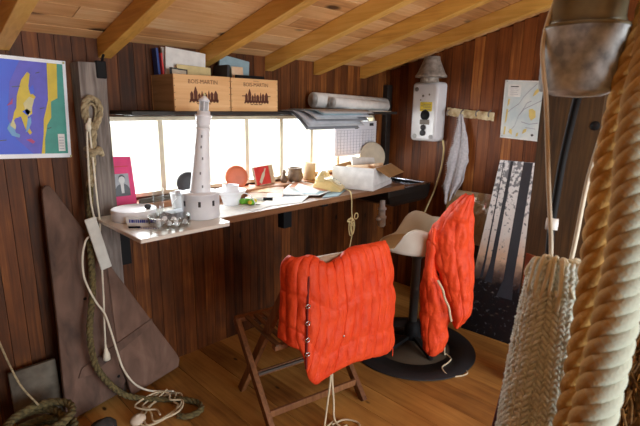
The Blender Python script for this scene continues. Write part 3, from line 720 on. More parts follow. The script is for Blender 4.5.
MB().lathe([(0, .0), (.016, 0), (.015, .006), (0, .008)], dc+da*.016+V((.028, 0, -.028)), 18, 0, da).build('hole_insert', 'paper', t)
t = thing('book', 'red book with a drawn bottle on its cover leaning on the window', 'book', (1.87, 2.39, LZ))
lean = math.radians(14); u = V((.985, .17, 0)).normalized(); v = V((0, math.sin(lean), math.cos(lean))); nn = u.cross(v).normalized(); o = V((1.79, 2.365, LZ+.006)); v = (v+u*-.06).normalized()
MB().prism(o, u, v, [(0, 0), (.135, 0), (.135, .118), (0, .118)], .002).build('cover', 'redp', t)
MB().prism(o-nn*.018, u, v, [(0, 0), (.175, .0), (.175, .122), (.0, .118)], .017).build('pages', 'brownpot', t)
MB().prism(o-nn*.002, u, v, [(.139, .002), (.176, .002), (.176, .123), (.139, .120)], .004).build('back_strip', 'beigepot', t)
bo = MB(); c0 = V((.068, .058)); ang = math.radians(-38)
pol = [(-.012, -.058), (.012, -.058), (.012, .012), (.005, .03), (.005, .056), (-.005, .056), (-.005, .03), (-.012, .012)]
pol = [(c0.x+p[0]*math.cos(ang)-p[1]*math.sin(ang), c0.y+p[0]*math.sin(ang)+p[1]*math.cos(ang)) for p in pol]
bo.prism(o+nn*.0025, u, v, pol, .0008).build('bottle_drawing', 'plate', t)
t = thing('pot', 'brown stoneware jar on the ledge right of the red book', 'pot', (2.12, 2.38, LZ))
MB().lathe([(0, 0), (.044, 0), (.052, .02), (.052, .062), (.045, .076), (.05, .088), (.05, .094), (.042, .094), (.038, .08), (.038, .02), (0, .01)], (2.125, 2.375, LZ), 28).build('jar', 'brownpot', t)
b = MB().lathe([(0, 0), (.02, 0), (.027, .015), (.02, .035), (.012, .045), (.014, .07), (.009, .085), (.0, .086)], (2.035, 2.39, LZ), 18)
tag(b.build('figurine', 'brownpot'), 'small brown bottle shaped ornament left of the stoneware jar', 'ornament')
t = thing('cup', 'beige tall cup on the ledge between the jar and the telephone', 'cup', (2.26, 2.37, LZ))
MB().lathe([(0, 0), (.042, 0), (.045, .01), (.043, .10), (.046, .118), (.041, .118), (.038, .01), (0, .01)], (2.262, 2.375, LZ), 24).build('cup_body', 'beigepot', t)
b = MB()
for k in range(4): b.tube([(2.25+.008*k, 2.372, LZ+.05), (2.248+.010*k, 2.370-.003*k, LZ+.122)], .004, 6)
b = MB().tube([(1.0, 2.335, LZ+.012), (1.30, 2.345, LZ+.016), (1.34, 2.35, LZ+.012)], [.014, .012, .008], 10)
tag(b.build('stick', 'greywood'), 'knobbly driftwood stick lying along the window ledge', 'stick')

# papers
def sheet(name, pts, mats, label, cat, th=.004, group=None, pic=None):
    b = MB(); vs = [V(p) for p in pts]; up = V((0, 0, th))
    b.add(vs+[p+up for p in vs], [(3, 2, 1, 0), (4, 5, 6, 7), (0, 1, 5, 4), (1, 2, 6, 5), (2, 3, 7, 6), (3, 0, 4, 7)])
    o = tag(b.build(name, mats), label, cat, group)
    if pic:
        c = sum(vs, V())/4
        for k, (m_, (a0, b0, a1, b1)) in enumerate(pic):
            def q(a, b_): return vs[0].lerp(vs[1], a).lerp(vs[3].lerp(vs[2], a), b_)+up
            n = MB(); q4 = [q(a0, b0), q(a1, b0), q(a1, b1), q(a0, b1)]; l = V((0, 0, .0006))
            n.add(q4+[p+l for p in q4], [(3, 2, 1, 0), (4, 5, 6, 7), (0, 1, 5, 4), (1, 2, 6, 5), (2, 3, 7, 6), (3, 0, 4, 7)]); n.build('printed_picture', m_, o)
    return o
Z = BT+.0005
sheet('magazine', [(1.60, 2.22, Z), (1.80, 2.13, Z), (1.95, 2.29, Z+.03), (1.76, 2.42, Z+.052)], 'magbrown', 'brown covered magazine lying against the ledge below the red book', 'magazine', .008, None, [('bread', (.1, .5, .6, .9)), ('paper', (.55, .1, .9, .4))])
sheet('magazine', [(1.76, 2.15, Z), (1.94, 2.08, Z), (2.04, 2.20, Z+.002), (1.86, 2.27, Z+.002)], 'greyp', 'grey magazine under the glossy brochures in mid bench', 'magazine', .006)
sheet('paper_sheet', [(1.53, 2.04, Z+.0), (1.83, 1.985, Z), (1.97, 2.07, Z+.012), (1.72, 2.16, Z+.010)], 'paper', 'blank white sheet near the bench front between toy and telephone', 'paper', .002)
sheet('brochure', [(1.83, 2.21, Z+.012), (2.02, 2.03, Z+.012), (2.30, 2.14, Z+.006), (2.12, 2.37, Z+.055)], 'paper', 'large glossy photo brochure tilted up in front of the jar', 'brochure', .004, None, [('magbrown', (.05, .50, .95, .95)), ('magmix', (.05, .05, .55, .46)), ('bluegrey', (.58, .05, .95, .46))])
sheet('brochure', [(2.02, 2.00, Z), (2.14, 1.975, Z), (2.36, 2.10, Z), (2.26, 2.16, Z)], 'bluegrey', 'pale blue brochure sticking out under the glossy one', 'brochure', .005)
sheet('paper_sheet', [(1.225, 1.97, Z), (1.40, 1.968, Z), (1.64, 2.03, Z), (1.40, 2.26, Z)], 'paper', 'large white sheet on the bench right of the lighthouse drum', 'paper', .002)
sheet('paper_sheet', [(1.62, 2.06, Z+.003), (1.52, 2.20, Z+.003), (1.67, 2.29, Z+.003), (1.74, 2.16, Z+.003)], 'plate', 'beige sheet under the green toy and the marker', 'paper', .002)
t = thing('toy', 'small green and yellow toy lying on the white paper', 'toy', (1.54, 2.13, Z+.005)); b = MB()
for (x, y, r) in ((1.52, 2.15, .02), (1.545, 2.14, .024), (1.575, 2.12, .02), (1.55, 2.105, .018)): b.ell((x, y, Z+.022), (r, r, .018), 10)
b.build('green_body', 'green', t)
MB().ell((1.565, 2.10, Z+.03), (.016, .016, .012), 10).ell((1.535, 2.10, Z+.022), (.013, .013, .012), 10).build('yellow_part', 'yellow', t)
t = thing('marker', 'white marker pen with a black cap on the bench beside the green toy', 'pen', (1.66, 2.15, Z+.005))
MB().tube([(1.60, 2.235, Z+.016), (1.675, 2.155, Z+.016)], .009, 12).build('barrel', 'paper', t)
MB().tube([(1.675, 2.155, Z+.016), (1.712, 2.115, Z+.016)], .010, 12).build('cap', 'black', t)

# telephone
px, py = 2.255, 2.185
t = thing('telephone', 'cream rotary telephone on the bench beside the white box', 'telephone', (px, py, BT))
fd = V((.55, -.83, 0)).normalized(); sd = V((.83, .55, 0)).normalized()
def tp(a, b_, z): return V((px, py, BT))+sd*a+fd*b_+V((0, 0, z))
prof = [(-.085, 0), (-.085, .045), (-.06, .085), (-.03, .092), (.03, .075), (.11, .022), (.11, 0)]
G = []
for i, a in enumerate((-.075, -.07, -.05, .0, .05, .07, .075)):
    s_ = (.85, .96, 1, 1, 1, .96, .85)[i]; G.append([tp(a*1.25, p[0]*s_, p[1]*s_) for p in prof])
b = MB().grid(G); n_ = len(prof)
b.f.append(list(range(n_))); b.f.append([6*n_+k for k in range(n_)]); b.m += [0, 0]; b.r += [.5, .5]; b.s += [False, False]
b.build('body', 'phone', t, bevel=.004)
dn = (fd*.55+V((0, 0, 1))*.83).normalized(); dcn = tp(0, .06, .058)
dial = MB().lathe([(0, 0), (.043, 0), (.041, .007), (.022, .009), (0, .009)], dcn, 28, 0, dn).build('dial', 'phone_d', t)
b = MB(); e1 = dn.orthogonal().normalized(); e2 = dn.cross(e1)
for k in range(10):
    a = k*.52; b.lathe([(0, .0), (.0048, 0), (.0048, .0012), (0, .0015)], dcn+dn*.0078+(e1*math.cos(a)+e2*math.sin(a))*.031, 8, 0, dn)
b.build('finger_hole', 'midgrey', dial)
hs = MB().tube(cr([tp(-.11, -.035, .10), tp(-.06, -.04, .116), tp(0, -.04, .12), tp(.06, -.04, .116), tp(.11, -.035, .10)], 6), .0155, 12)
for a in (-.105, .105): hs.lathe([(.0, 0), (.03, .0), (.031, .02), (.02, .036), (0, .04)], tp(a, -.035, .072), 20)
hs.build('handset', 'phone', t)
MB().bb((0, 0, 0), (.001, .001, .001)) if False else None
for a in (-.055, .055): MB().box(tp(a, -.038, .088), (.03, .05, .05), rz(math.atan2(sd.y, sd.x))).build('cradle', 'phone', t, bevel=.005)
b = MB(); pc = [(2.335, 2.10, BT+.010), (2.30, 2.02, BT+.009), (2.235, 1.95, BT+.008), (2.226, 1.935, .95), (2.235, 1.94, .88), (2.25, 1.945, .82)]
b.tube(cr(pc, 8), .0035)
for k, (dx, rr) in enumerate(((0, .034), (.006, .028), (-.006, .04))):
    b.tube([(2.255+dx+rr*.55*math.cos(a), 1.945+.004*k, .765+rr*1.6*math.sin(a)) for a in [j*math.pi/10 for j in range(20)]], .0035, 8, 0, True)
b.tube([(2.285+.018*math.cos(a), 1.942, .833+.02*math.sin(a)) for a in [j*math.pi/8 for j in range(16)]], .0035, 8, 0, True)
b.tube(cr([(2.25, 1.94, .82), (2.215, 1.94, .825), (2.20, 1.942, .81), (2.23, 1.945, .80)], 6), .0045)
b.tube(cr([(2.255, 1.945, .72), (2.247, 1.95, .66), (2.245, 1.96, .60), (2.25, 1.98, .50), (2.24, 2.05, .38)], 8), .0035)
b.tube([(2.27, 1.945, .79), (2.245, 1.94, .79), (2.245, 1.945, .775), (2.268, 1.94, .772)], .006, 8)
tag(b.build('phone_cord', 'cream'), 'knotted cream telephone cord hanging over the bench front', 'cord')

# white cardboard box
t = thing('cardboard_box', 'open white cardboard box on the bench between telephone and sink', 'box', (2.62, 2.05, BT))
bo_ = V((2.443, 1.935, BT+.001)); bu = V((.95, .31, 0)).normalized(); bv = V((-.31, .95, 0)).normalized(); BL, BW, BH = .37, .31, .155
def bx(a, b_, z): return bo_+bu*a+bv*b_+V((0, 0, z))
Rb = Matrix((bu, bv, V((0, 0, 1)))).transposed()
def bbx(a0, b0, z0, a1, b1, z1): return MB().box(bx((a0+a1)/2, (b0+b1)/2, (z0+z1)/2), (a1-a0, b1-b0, z1-z0), Rb)
bbx(0, 0, 0, BL, BW, .004).build('bottom', 'box', t)
bbx(0, 0, .003, .004, BW, BH).build('side', 'box', t); bbx(BL-.004, 0, .003, BL, BW, BH-.03).build('side', 'box', t)
bbx(.004, 0, .003, BL-.004, .004, BH).build('side', 'box', t); bbx(.004, BW-.004, .003, BL-.004, BW, BH).build('side', 'kraft', t)
bbx(-.006, -.006, .004, BL+.006, -.001, .034).build('tray_lip', 'box', t)
bbx(-.006, -.006, .004, -.001, BW+.004, .034).build('tray_lip', 'box', t)
fl = MB(); fl.prism(bx(0, -.001, BH), bu, (bv*-.72+V((0, 0, -.45))).normalized(), [(.03, 0), (BL-.01, 0), (BL+.02, .11), (.06, .11)], .003)
fl.build('flap', 'kraft', t)
b = MB()
for k in range(8):
    b = MB(); b.box(bx(.08+.03*k, .14+.03*math.sin(k*2.3), .11+.02*math.sin(k*1.7)), (.11, .17, .05), Rb @ rz(.3*math.sin(k)) @ rx(.25*math.cos(k*1.9)))
    tag(b.build('folded_paper', 'bread', bevel=.008), 'tan folded paper among those filling the white cardboard box', 'paper', 'folded papers in the white box')
sheet_block('envelope', 2.50, 2.76, 2.18, 1.06, 1.18, .012, 'paper', 'long white envelope standing up in the white cardboard box', 'envelope', math.radians(5), math.radians(-15))
for (x, y, z, lb) in ((2.70, 2.30, 1.125, 'pale tan bundle on the box behind the white envelope'), (2.86, 2.315, 1.065, 'pale tan bundle in front of the stoneware plate')): tag(MB().ell((x, y, z), (.07, .045, .034), 14, 0, ry(.15)).build('bundle', 'bread'), lb, 'bundle')
t = thing('plate', 'round stoneware plate standing on edge behind the white box', 'plate', (2.965, 2.375, 1.0302))
MB().lathe([(0, 0), (.078, 0), (.114, .012), (.118, .016), (.112, .018), (.076, .007), (0, .007)], (2.965, 2.375, 1.146), 40, 0, (-.35, -1, .22)).build('dish', 'plate', t)

# sink
t = thing('sink', 'black sink with a steel top in the corner right of the bench', 'sink', (3.07, 2.2, .75))
SX0, SX1, SY0, SY1, SZT = 2.90, XR-.004, 1.985, 2.435, .955
b = MB(); b.bb((SX0, SY0, SZT-.012), (SX1, SY0+.045, SZT)); b.bb((SX0, SY1-.09, SZT-.012), (SX1, SY1, SZT)); b.bb((SX0, SY0+.045, SZT-.012), (SX0+.04, SY1-.09, SZT)); b.bb((SX1-.04, SY0+.045, SZT-.012), (SX1, SY1-.09, SZT))
b.build('rim', 'steel', t, bevel=.004)
MB().bb((SX0+.04, SY0+.045, SZT-.028), (SX1-.04, SY1-.09, SZT-.023)).build('bowl_floor', 'steel', t)
b = MB()
G = []
for (dx, z) in ((0, SZT-.013), (.0, SZT-.06), (.02, SZT-.12), (.06, SZT-.15), (.10, SZT-.155)):
    G.append([V(p) for p in ((SX0-.20+dx*2, SY0+.01+dx*.6, z), (SX1-dx*.3, SY0+.01+dx*.6, z), (SX1-dx*.3, SY1, z), (SX0-.20+dx*2, SY1, z))])
b.grid(G, wrap=True, smooth=False); b.f.append([len(b.v)-4+k for k in range(4)]); b.m.append(0); b.r.append(.3); b.s.append(False)
b.build('basin', 'sinkblk', t, bevel=.006)
dx_, dy_ = 2.668, 2.02
tr = MB().lathe([(.0, -.10), (.02, -.098), (.030, -.085), (.030, -.035), (.034, -.032), (.034, -.018), (.026, -.014), (.024, .03), (.032, .032), (.032, .045), (.022, .05), (.020, .10)], (dx_, dy_, .775), 22)
tr.tube([(dx_-.02, dy_, .74), (dx_-.045, dy_, .74), (dx_-.05, dy_, .75)], .013, 10)
tr.build('drain_trap', 'pvc', t)

# ------------------------------------------------------------------ right wall things
t = thing('water_heater', 'white enamel gas water heater with a zinc flue hood on the right wall', 'heater', (3.2, 2.02, 1.29))
HX = 3.145; b = MB()
def rrect(y0, y1, z0, z1, r, n=5):
    P = []
    for (cy, cz, a0) in ((y1-r, z1-r, 0), (y0+r, z1-r, 90), (y0+r, z0+r, 180), (y1-r, z0+r, 270)):
        for k in range(n+1): a = math.radians(a0+90*k/n); P.append((cy+r*math.cos(a), cz+r*math.sin(a)))
    return P
G = []
for (x, ins) in ((XR-.003, .0), (3.19, .0), (3.16, .004), (HX+.004, .012), (HX, .024)):
    G.append([V((x, p[0], p[1])) for p in rrect(1.91+ins, 2.145-ins, 1.285+ins, 1.735-ins, .03)])
b.grid(G, wrap=True); k_ = len(G[0]); b.f.append([4*k_+i for i in range(k_)]); b.m.append(0); b.r.append(.5); b.s.append(False)
b.build('casing', 'enamel', t)
b = MB()
b.lathe([(.10, 0), (.116, .0), (.118, .012), (.104, .03), (.062, .125), (.058, .150), (.054, .150), (.056, .12), (.095, .03)], (3.15, 1.985, 1.765), 30)
b.build('hood', 'hood', t)
MB().lathe([(.072, 0), (.066, .03), (.078, .06)], (3.15, 1.995, 1.728), 24).build('flue_collar', 'hood', t)
MB().bb((HX-.002, 1.955, 1.515), (HX+.001, 2.06, 1.585)).build('yellow_label', 'yellow', t)
b = MB()
for k in range(4): b.bb((HX-.003, 1.965, 1.527+.013*k), (HX-.0019, 2.05-.02*(k % 2), 1.531+.013*k))
b.build('printed_lines', 'chip', t); MB().bb((HX-.0025, 1.97, 1.415), (HX+.001, 2.055, 1.452)).build('rating_plate', 'chip', t)
MB().lathe([(0, 0), (.04, 0), (.04, .004), (0, .005)], (HX+.002, 2.012, 1.487), 24, 0, (-1, 0, 0)).build('slot', 'black', t)
for (y, z, r) in ((2.02, 1.392, .021), (2.022, 1.35, .023)):
    MB().lathe([(r, 0), (r, .012), (r*.7, .02), (0, .02)], (HX+.001, y, z), 18, 0, (-1, 0, 0)).build('knob', 'dark', t)
for (y, z) in ((2.095, 1.322), (1.95, 1.322)):
    MB().lathe([(.018, 0), (.018, .004), (.012, .006), (0, .006)], (HX+.001, y, z), 18, 0, (-1, 0, 0)).build('rosette', 'ltgrey', t)
b = MB()
for (y, z, r) in ((2.10, 1.68, .018), (2.04, 1.63, .01), (2.06, 1.60, .007), (1.985, 1.64, .008)): b.lathe([(0, 0), (r, 0), (r*.9, .002), (0, .002)], (HX+.001, y, z), 14, 0, (-1, 0, 0))
b.build('chip', 'chip', t)
b = MB().tube(cr([(3.22, 1.885, 1.30), (3.245, 1.885, 1.22), (3.25, 1.895, 1.10), (3.25, 1.92, .98), (3.25, 1.95, .88), (3.24, 2.0, .74), (3.235, 2.06, .55), (3.24, 2.09, .25), (3.24, 2.10, .004)], 10), .007)
tag(b.build('gas_hose', 'cream'), 'cream hose running down the wall from the water heater', 'hose')
b = MB().tube([(3.266, 1.845, .945), (3.215, 1.845, .945)], .008, 10).ell((3.21, 1.845, .945), (.014, .014, .014), 10).ell((3.262, 1.845, .945), (.006, .028, .02), 10)
tag(b.build('tap', 'brownpot'), 'small brass tap on the wall beside the heater hose', 'tap')

t = thing('hook_board', 'short board with peeling cream paint and hooks on the right wall', 'hooks', (3.26, 1.7, 1.47)); b = MB()
G = []
for x in (XR-.001, 3.248):
    row = []
    for k in range(25): row.append(V((x, 1.885-.37*k/24, 1.545-.0012*k+.006*noise.noise((k*.6, 1, 0)))))
    for k in range(25)[::-1]: row.append(V((x, 1.885-.37*k/24, 1.488-.0012*k+.012*noise.noise((k*.6, 5, 0)))))
    G.append(row)
b.grid(G, wrap=True, smooth=False); b.f.append([50+k for k in range(50)]); b.m.append(0); b.r.append(.3); b.s.append(False)
b.build('board', 'hookb', t)
for y in (1.865, 1.75, 1.63, 1.535):
    MB().tube(cr([(3.25, y, 1.53), (3.222, y, 1.52), (3.214, y, 1.50), (3.224, y, 1.488)], 5), .0055, 8).build('hook', 'chip', t)
# towel
t = thing('towel', 'grey white linen towel hanging from the hook board', 'towel', (3.22, 1.75, .82)); G = []
for i in range(41):
    v_ = i/40; z = 1.50-.66*v_
    c = interp([(0, 1.748), (.3, 1.735), (.6, 1.75), (1, 1.79)], v_); hw = interp([(0, .010), (.1, .026), (.35, .065), (.55, .088), (.62, .075), (.8, .085), (1, .03)], v_); row = []
    for j in range(25):
        u_ = j/24*2-1; fold = .013*math.sin(u_*7+v_*3)*(.4+v_)+.01*math.sin(u_*3.1+1)
        row.append(V((3.222-.014*(1-u_*u_)+fold*.8, c-u_*hw+.006*noise.noise((i*.35, j*.9, 3)), z+.03*u_*v_-.02*abs(math.sin(u_*4))*(v_ > .97))))
    G.append(row)
MB().grid(G).build('cloth', 'towel', t, solid=.003)
b = MB()
for i in range(26):
    p = G[1+i][0]; b.tube([p, p+V((-.002, .010+.006*random.random(), -.010))], .0016, 5)
b.build('fringe', 'towel', t)
# pinned chart on right wall, sheet facing -X
t = thing('wall_map', 'pale sea chart with small yellow areas pinned on the right wall', 'map', (3.262, 1.32, 1.34))
def pr(b, poly, mat, lift, t_=.0007):   # u grows to the right seen from the room (towards -Y)
    c0 = V((3.265-lift, 1.455, 1.345)); uu = V((0, -.278, -.014)); vv = V((0, .004, .395)); b.prism(c0, uu, vv, poly, -t_ if False else t_, mat)
b = MB()
pr(b, [(0, 0), (1, 0), (1, 1), (0, 1)], 0, .001); pr(b, [(.025, .02), (.975, .02), (.975, .98), (.025, .98)], 1, .002)
pr(b, [(.10, .72), (.42, .72), (.42, .93), (.10, .93)], 0, .003)
for k in range(4): pr(b, [(.15, .76+.035*k), (.36-.03*(k % 2), .76+.035*k), (.36-.03*(k % 2), .765+.035*k), (.15, .765+.035*k)], 3, .0038)
pr(b, [(.16, .885), (.36, .885), (.36, .90), (.16, .90)], 4, .0038)
for poly in ([(.68, .40), (.74, .34), (.84, .40), (.82, .50), (.74, .54), (.66, .52)], [(.55, .10), (.64, .14), (.66, .2), (.58, .18)], [(.22, .1), (.3, .07), (.29, .16), (.23, .17)], [(.09, .25), (.13, .3), (.15, .5), (.11, .5)], [(.08, .06), (.12, .06), (.13, .2), (.09, .2)], [(.12, .55), (.16, .6), (.17, .68), (.13, .68)], [(.72, .74), (.8, .78), (.95, .92), (.9, .93), (.76, .83)], [(.40, .04), (.45, .06), (.46, .12), (.41, .1)]):
    pr(b, poly, 2, .0034)
for pts in ([(.15, .45), (.25, .52), (.4, .6), (.5, .72), (.62, .82), (.8, .95)], [(.2, .1), (.35, .22), (.42, .4), (.55, .52), (.75, .6), (.95, .68)], [(.5, .3), (.7, .27), (.9, .3)], [(.45, .42), (.6, .62), (.7, .66)]):
    for (p, q) in zip(pts, pts[1:]): pr(b, [(p[0], p[1]), (q[0], q[1]), (q[0], q[1]+.012), (p[0], p[1]+.012)], 3, .003)
pr(b, [(.76, .10), (.80, .07), (.84, .10), (.80, .12)], 4, .0034); pr(b, [(.62, .21), (.86, .20), (.86, .21), (.62, .22)], 3, .0034)
b.build('sheet', ['paper', 'chart', 'm_pale', 'calgrid', 'ink_dk'], t)
for p in ((1.44, 1.73), (1.20, 1.722), (1.44, 1.357)): MB().ell((3.258, p[0], p[1]), (.005, .005, .005), 8).build('pin', 'ltgrey', t)
b = MB().tube([(XR, 1.16, 1.715), (3.235, 1.16, 1.715)], .007, 8).ell((3.235, 1.16, 1.715), (.01, .014, .014), 10)
tag(b.build('peg', 'ltgrey'), 'small grey peg on the right wall beside the pale chart', 'peg')

# panels leaning on the right wall
m, nt, bs = new_mat('tree_photo'); L = nt.links.new
tc = N(nt, 'ShaderNodeTexCoord'); sep = N(nt, 'ShaderNodeSeparateXYZ'); L(tc.outputs['Object'], sep.inputs[0])
r = ramp(nt, [(.0, (22, 21, 24)), (.30, (30, 28, 31)), (.37, (120, 96, 86)), (.44, (222, 186, 158)), (.58, (226, 218, 214)), (1, (230, 228, 230))])
mr = N(nt, 'ShaderNodeMapRange'); mr.inputs[1].default_value = 0; mr.inputs[2].default_value = 1.2; L(sep.outputs['Z'], mr.inputs[0]); 
ns = N(nt, 'ShaderNodeTexNoise'); ns.inputs['Scale'].default_value = 15; ns.inputs['Detail'].default_value = 6; L(tc.outputs['Object'], ns.inputs['Vector'])
jit = N(nt, 'ShaderNodeMath', operation='MULTIPLY_ADD'); jit.inputs[1].default_value = .12; L(ns.outputs['Fac'], jit.inputs[0]); L(mr.outputs[0], jit.inputs[2])
sb = N(nt, 'ShaderNodeMath', operation='SUBTRACT'); sb.inputs[1].default_value = .06; L(jit.outputs[0], sb.inputs[0]); L(sb.outputs[0], r.inputs['Fac'])
n2 = N(nt, 'ShaderNodeTexNoise'); n2.inputs['Scale'].default_value = 42; n2.inputs['Detail'].default_value = 5; L(tc.outputs['Object'], n2.inputs['Vector'])
lf = ramp(nt, [(.49, (0, 0, 0)), (.58, (235, 235, 235))]); lm = N(nt, 'ShaderNodeMapRange'); lm.inputs[1].default_value = .58; lm.inputs[2].default_value = .88; L(mr.outputs[0], lm.inputs[0])
lfa = N(nt, 'ShaderNodeMath', operation='MULTIPLY_ADD'); lfa.inputs[1].default_value = .16; L(lm.outputs[0], lfa.inputs[0]); L(n2.outputs['Fac'], lfa.inputs[2])
lfb = N(nt, 'ShaderNodeMath', operation='SUBTRACT'); lfb.inputs[1].default_value = .124; L(lfa.outputs[0], lfb.inputs[0]); L(lfb.outputs[0], lf.inputs['Fac'])
mx = N(nt, 'ShaderNodeMix', data_type='RGBA'); L(lf.outputs['Color'], mx.inputs[0]); L(r.outputs['Color'], mx.inputs[6]); mx.inputs[7].default_value = (*lin((92, 94, 102)), 1)
n5 = N(nt, 'ShaderNodeTexNoise'); n5.inputs['Scale'].default_value = 22; n5.inputs['Detail'].default_value = 4
mp5 = N(nt, 'ShaderNodeMapping'); mp5.inputs['Scale'].default_value = (1, 1, 2.6); L(tc.outputs['Object'], mp5.inputs[0]); L(mp5.outputs[0], n5.inputs['Vector'])
sp = ramp(nt, [(.62, (0, 0, 0)), (.72, (110, 110, 110))]); L(n5.outputs['Fac'], sp.inputs['Fac'])
gm = N(nt, 'ShaderNodeMapRange'); gm.inputs[1].default_value = .44; gm.inputs[2].default_value = .36; L(mr.outputs[0], gm.inputs[0])
sm = N(nt, 'ShaderNodeMath', operation='MULTIPLY'); L(sp.outputs['Color'], sm.inputs[0]); L(gm.outputs[0], sm.inputs[1])
mx2 = N(nt, 'ShaderNodeMix', data_type='RGBA'); L(sm.outputs[0], mx2.inputs[0]); L(mx.outputs[2], mx2.inputs[6]); mx2.inputs[7].default_value = (*lin((176, 150, 132)), 1)
L(mx2.outputs[2], bs.inputs['Base Color']); bs.inputs['Roughness'].default_value = .3
M['tree'] = m; M['trunk'] = plain('trunk_print', (58, 60, 68), .3)
t = thing('tree_picture', 'tall photo panel of dark tree trunks leaning on the right wall', 'picture', (3.05, 1.2, 0))
P0 = V((2.885, 1.43, .002)); pu = V((.10*.6, -1, 0)).normalized(); pvv = V((.365, 0, 1.185)); PH = pvv.length; pvv.normalize(); PW = .62
nn = pu.cross(pvv).normalized()
if nn.x > 0: nn = -nn
def pan(b, poly, t_, lift, mat=0):
    vs = [P0+nn*lift+pu*p[0]+pvv*p[1] for p in poly]; k = len(vs); vs += [q-nn*t_ for q in vs]
    b.add(vs, [tuple(range(k)), tuple(range(k, 2*k))[::-1]]+[(i, (i+1) % k, (i+1) % k+k, i+k) for i in range(k)], mat)
b = MB(); pan(b, [(0, 0), (PW, 0), (PW, PH), (0, PH)], .012, 0); b.build('photo_board', 'tree', t)
b = MB()
for (x0, w0, x1, w1, h0) in ((.115, .030, .085, .018, .42), (.245, .060, .195, .062, .34), (.335, .016, .375, .014, .40), (.06, .012, .03, .004, .44), (.46, .03, .43, .03, .4)):
    pan(b, [(x0-w0*.9, h0-.05), (x0+w0*.9, h0-.05), (x0+w0*.55, h0+.08), (x1+w1*.5, PH-.002), (x1-w1*.5, PH-.002), (x0-w0*.55, h0+.08)], .0006, .0008)
b.build('printed_trunk', 'trunk', t)
t = thing('wrapped_panel', 'tan cardboard panel in clear wrap leaning behind the tree picture', 'panel', (3.15, 1.62, 0))
Q0 = V((3.07, 1.80, .002)); qu = V((.05, -1, 0)).normalized(); qv = V((.16, 0, .925)).normalized()
R = Matrix((qu, qv, qu.cross(qv))).transposed()
c = Q0+qu*.24+qv*.47; 
MB().box(Q0+qu*.24+qv*.275, (.48, .55, .016), R).build('dark_lower_half', 'black', t)
MB().box(Q0+qu*.24+qv*.745, (.48, .39, .0165), R).build('card_upper_half', 'tan', t)
mw = clear('plastic_wrap', (240, 240, 240), .18)
G = []
qn = qu.cross(qv).normalized(); qn = -qn if qn.x > 0 else qn
for i in range(20):
    G.append([Q0+qu*(.48*j/19)+qv*(.94*i/19)+qn*(.014+.008*noise.noise((i*.7, j*.5, 2))) for j in range(20)])
MB().grid(G).build('wrap', mw, t)

# ------------------------------------------------------------------ seats
# round mat and the shell stool
mc = V((2.405, 1.53, 0))
t = thing('floor_mat', 'round black mat with reflection and shade painted brown in its middle under the white shell chair', 'mat', tuple(mc))
MB().lathe([(.25, .001), (.40, .001), (.41, .006), (.405, .012), (.25, .012), (.25, .001)], mc, 64).build('black_ring', 'mat', t)
MB().lathe([(0, .001), (.249, .001), (.249, .010), (0, .010)], mc, 48).build('painted_middle', 'mat_tone', t)  # brown disc puts reflection and floor shade into colour; no pad there
sc = V((2.43, 1.545, 0)); f = V((-.56, .83, 0)).normalized(); rt = V((.83, .56, 0)).normalized()
t = thing('shell_chair', 'white moulded shell chair on a grey column with an orange vest over its back', 'chair', (sc.x, sc.y, .012))
def shell_pt(th, s, off=0):
    """th 0 = front, s 0 centre .. 1 rim"""
    a = th; h = interp([(0, .0), (.75, .004), (.95, .02), (1.1, .07), (1.25, .13), (1.45, .165), (1.65, .16), (1.9, .135), (2.2, .14), (2.6, .22), (math.pi, .30)], abs(a))
    rr = interp([(0, .24), (1.2, .235), (2.2, .225), (math.pi, .215)], abs(a))
    r_ = rr*min(1, s/.62) if s < .62 else rr*(1+.16*((s-.62)/.38)*(h/.30+.25))
    z = .675+.02*min(1, s/.62)**4 if s < .62 else .695+h*((s-.62)/.38)**1.15
    if abs(a) < .7 and s > .62: z -= .02*((s-.62)/.38)*(1-abs(a)/.7)
    return sc+f*(r_*math.cos(a))+rt*(r_*math.sin(a))+V((0, 0, z+off))
G = [[shell_pt(-math.pi+2*math.pi*j/72, max(.002, i/22)) for j in range(72)] for i in range(23)]
MB().grid(G, wrap=True).build('shell', 'shell', t, solid=.012)
G = [[shell_pt(-math.pi+2*math.pi*j/60, max(.002, .60*i/12), .010+.012*(1-(i/12)**4)) for j in range(60)] for i in range(13)]
MB().grid(G, wrap=True).build('seat_pad', 'seatpad', t, solid=.004)
MB().lathe([(.028, .05), (.028, .60), (.05, .63), (.11, .655), (.11, .662), (0, .662)], sc, 20).build('column', 'grey_tube', t)
MB().lathe([(.055, .05), (.05, .12), (.032, .17), (.028, .17)], sc, 20).build('column_boot', 'black', t)
for k in range(5):
    a = .5+k*2*math.pi/5; d = V((math.cos(a), math.sin(a), 0))
    MB().bar(sc+V((0, 0, .07))+d*.03, sc+V((0, 0, .030))+d*.235, (0, 0, 1), .024, .035).ell(sc+d*.235+V((0, 0, .025)), (.016, .016, .013), 10).build('foot', 'black', t, bevel=.004)

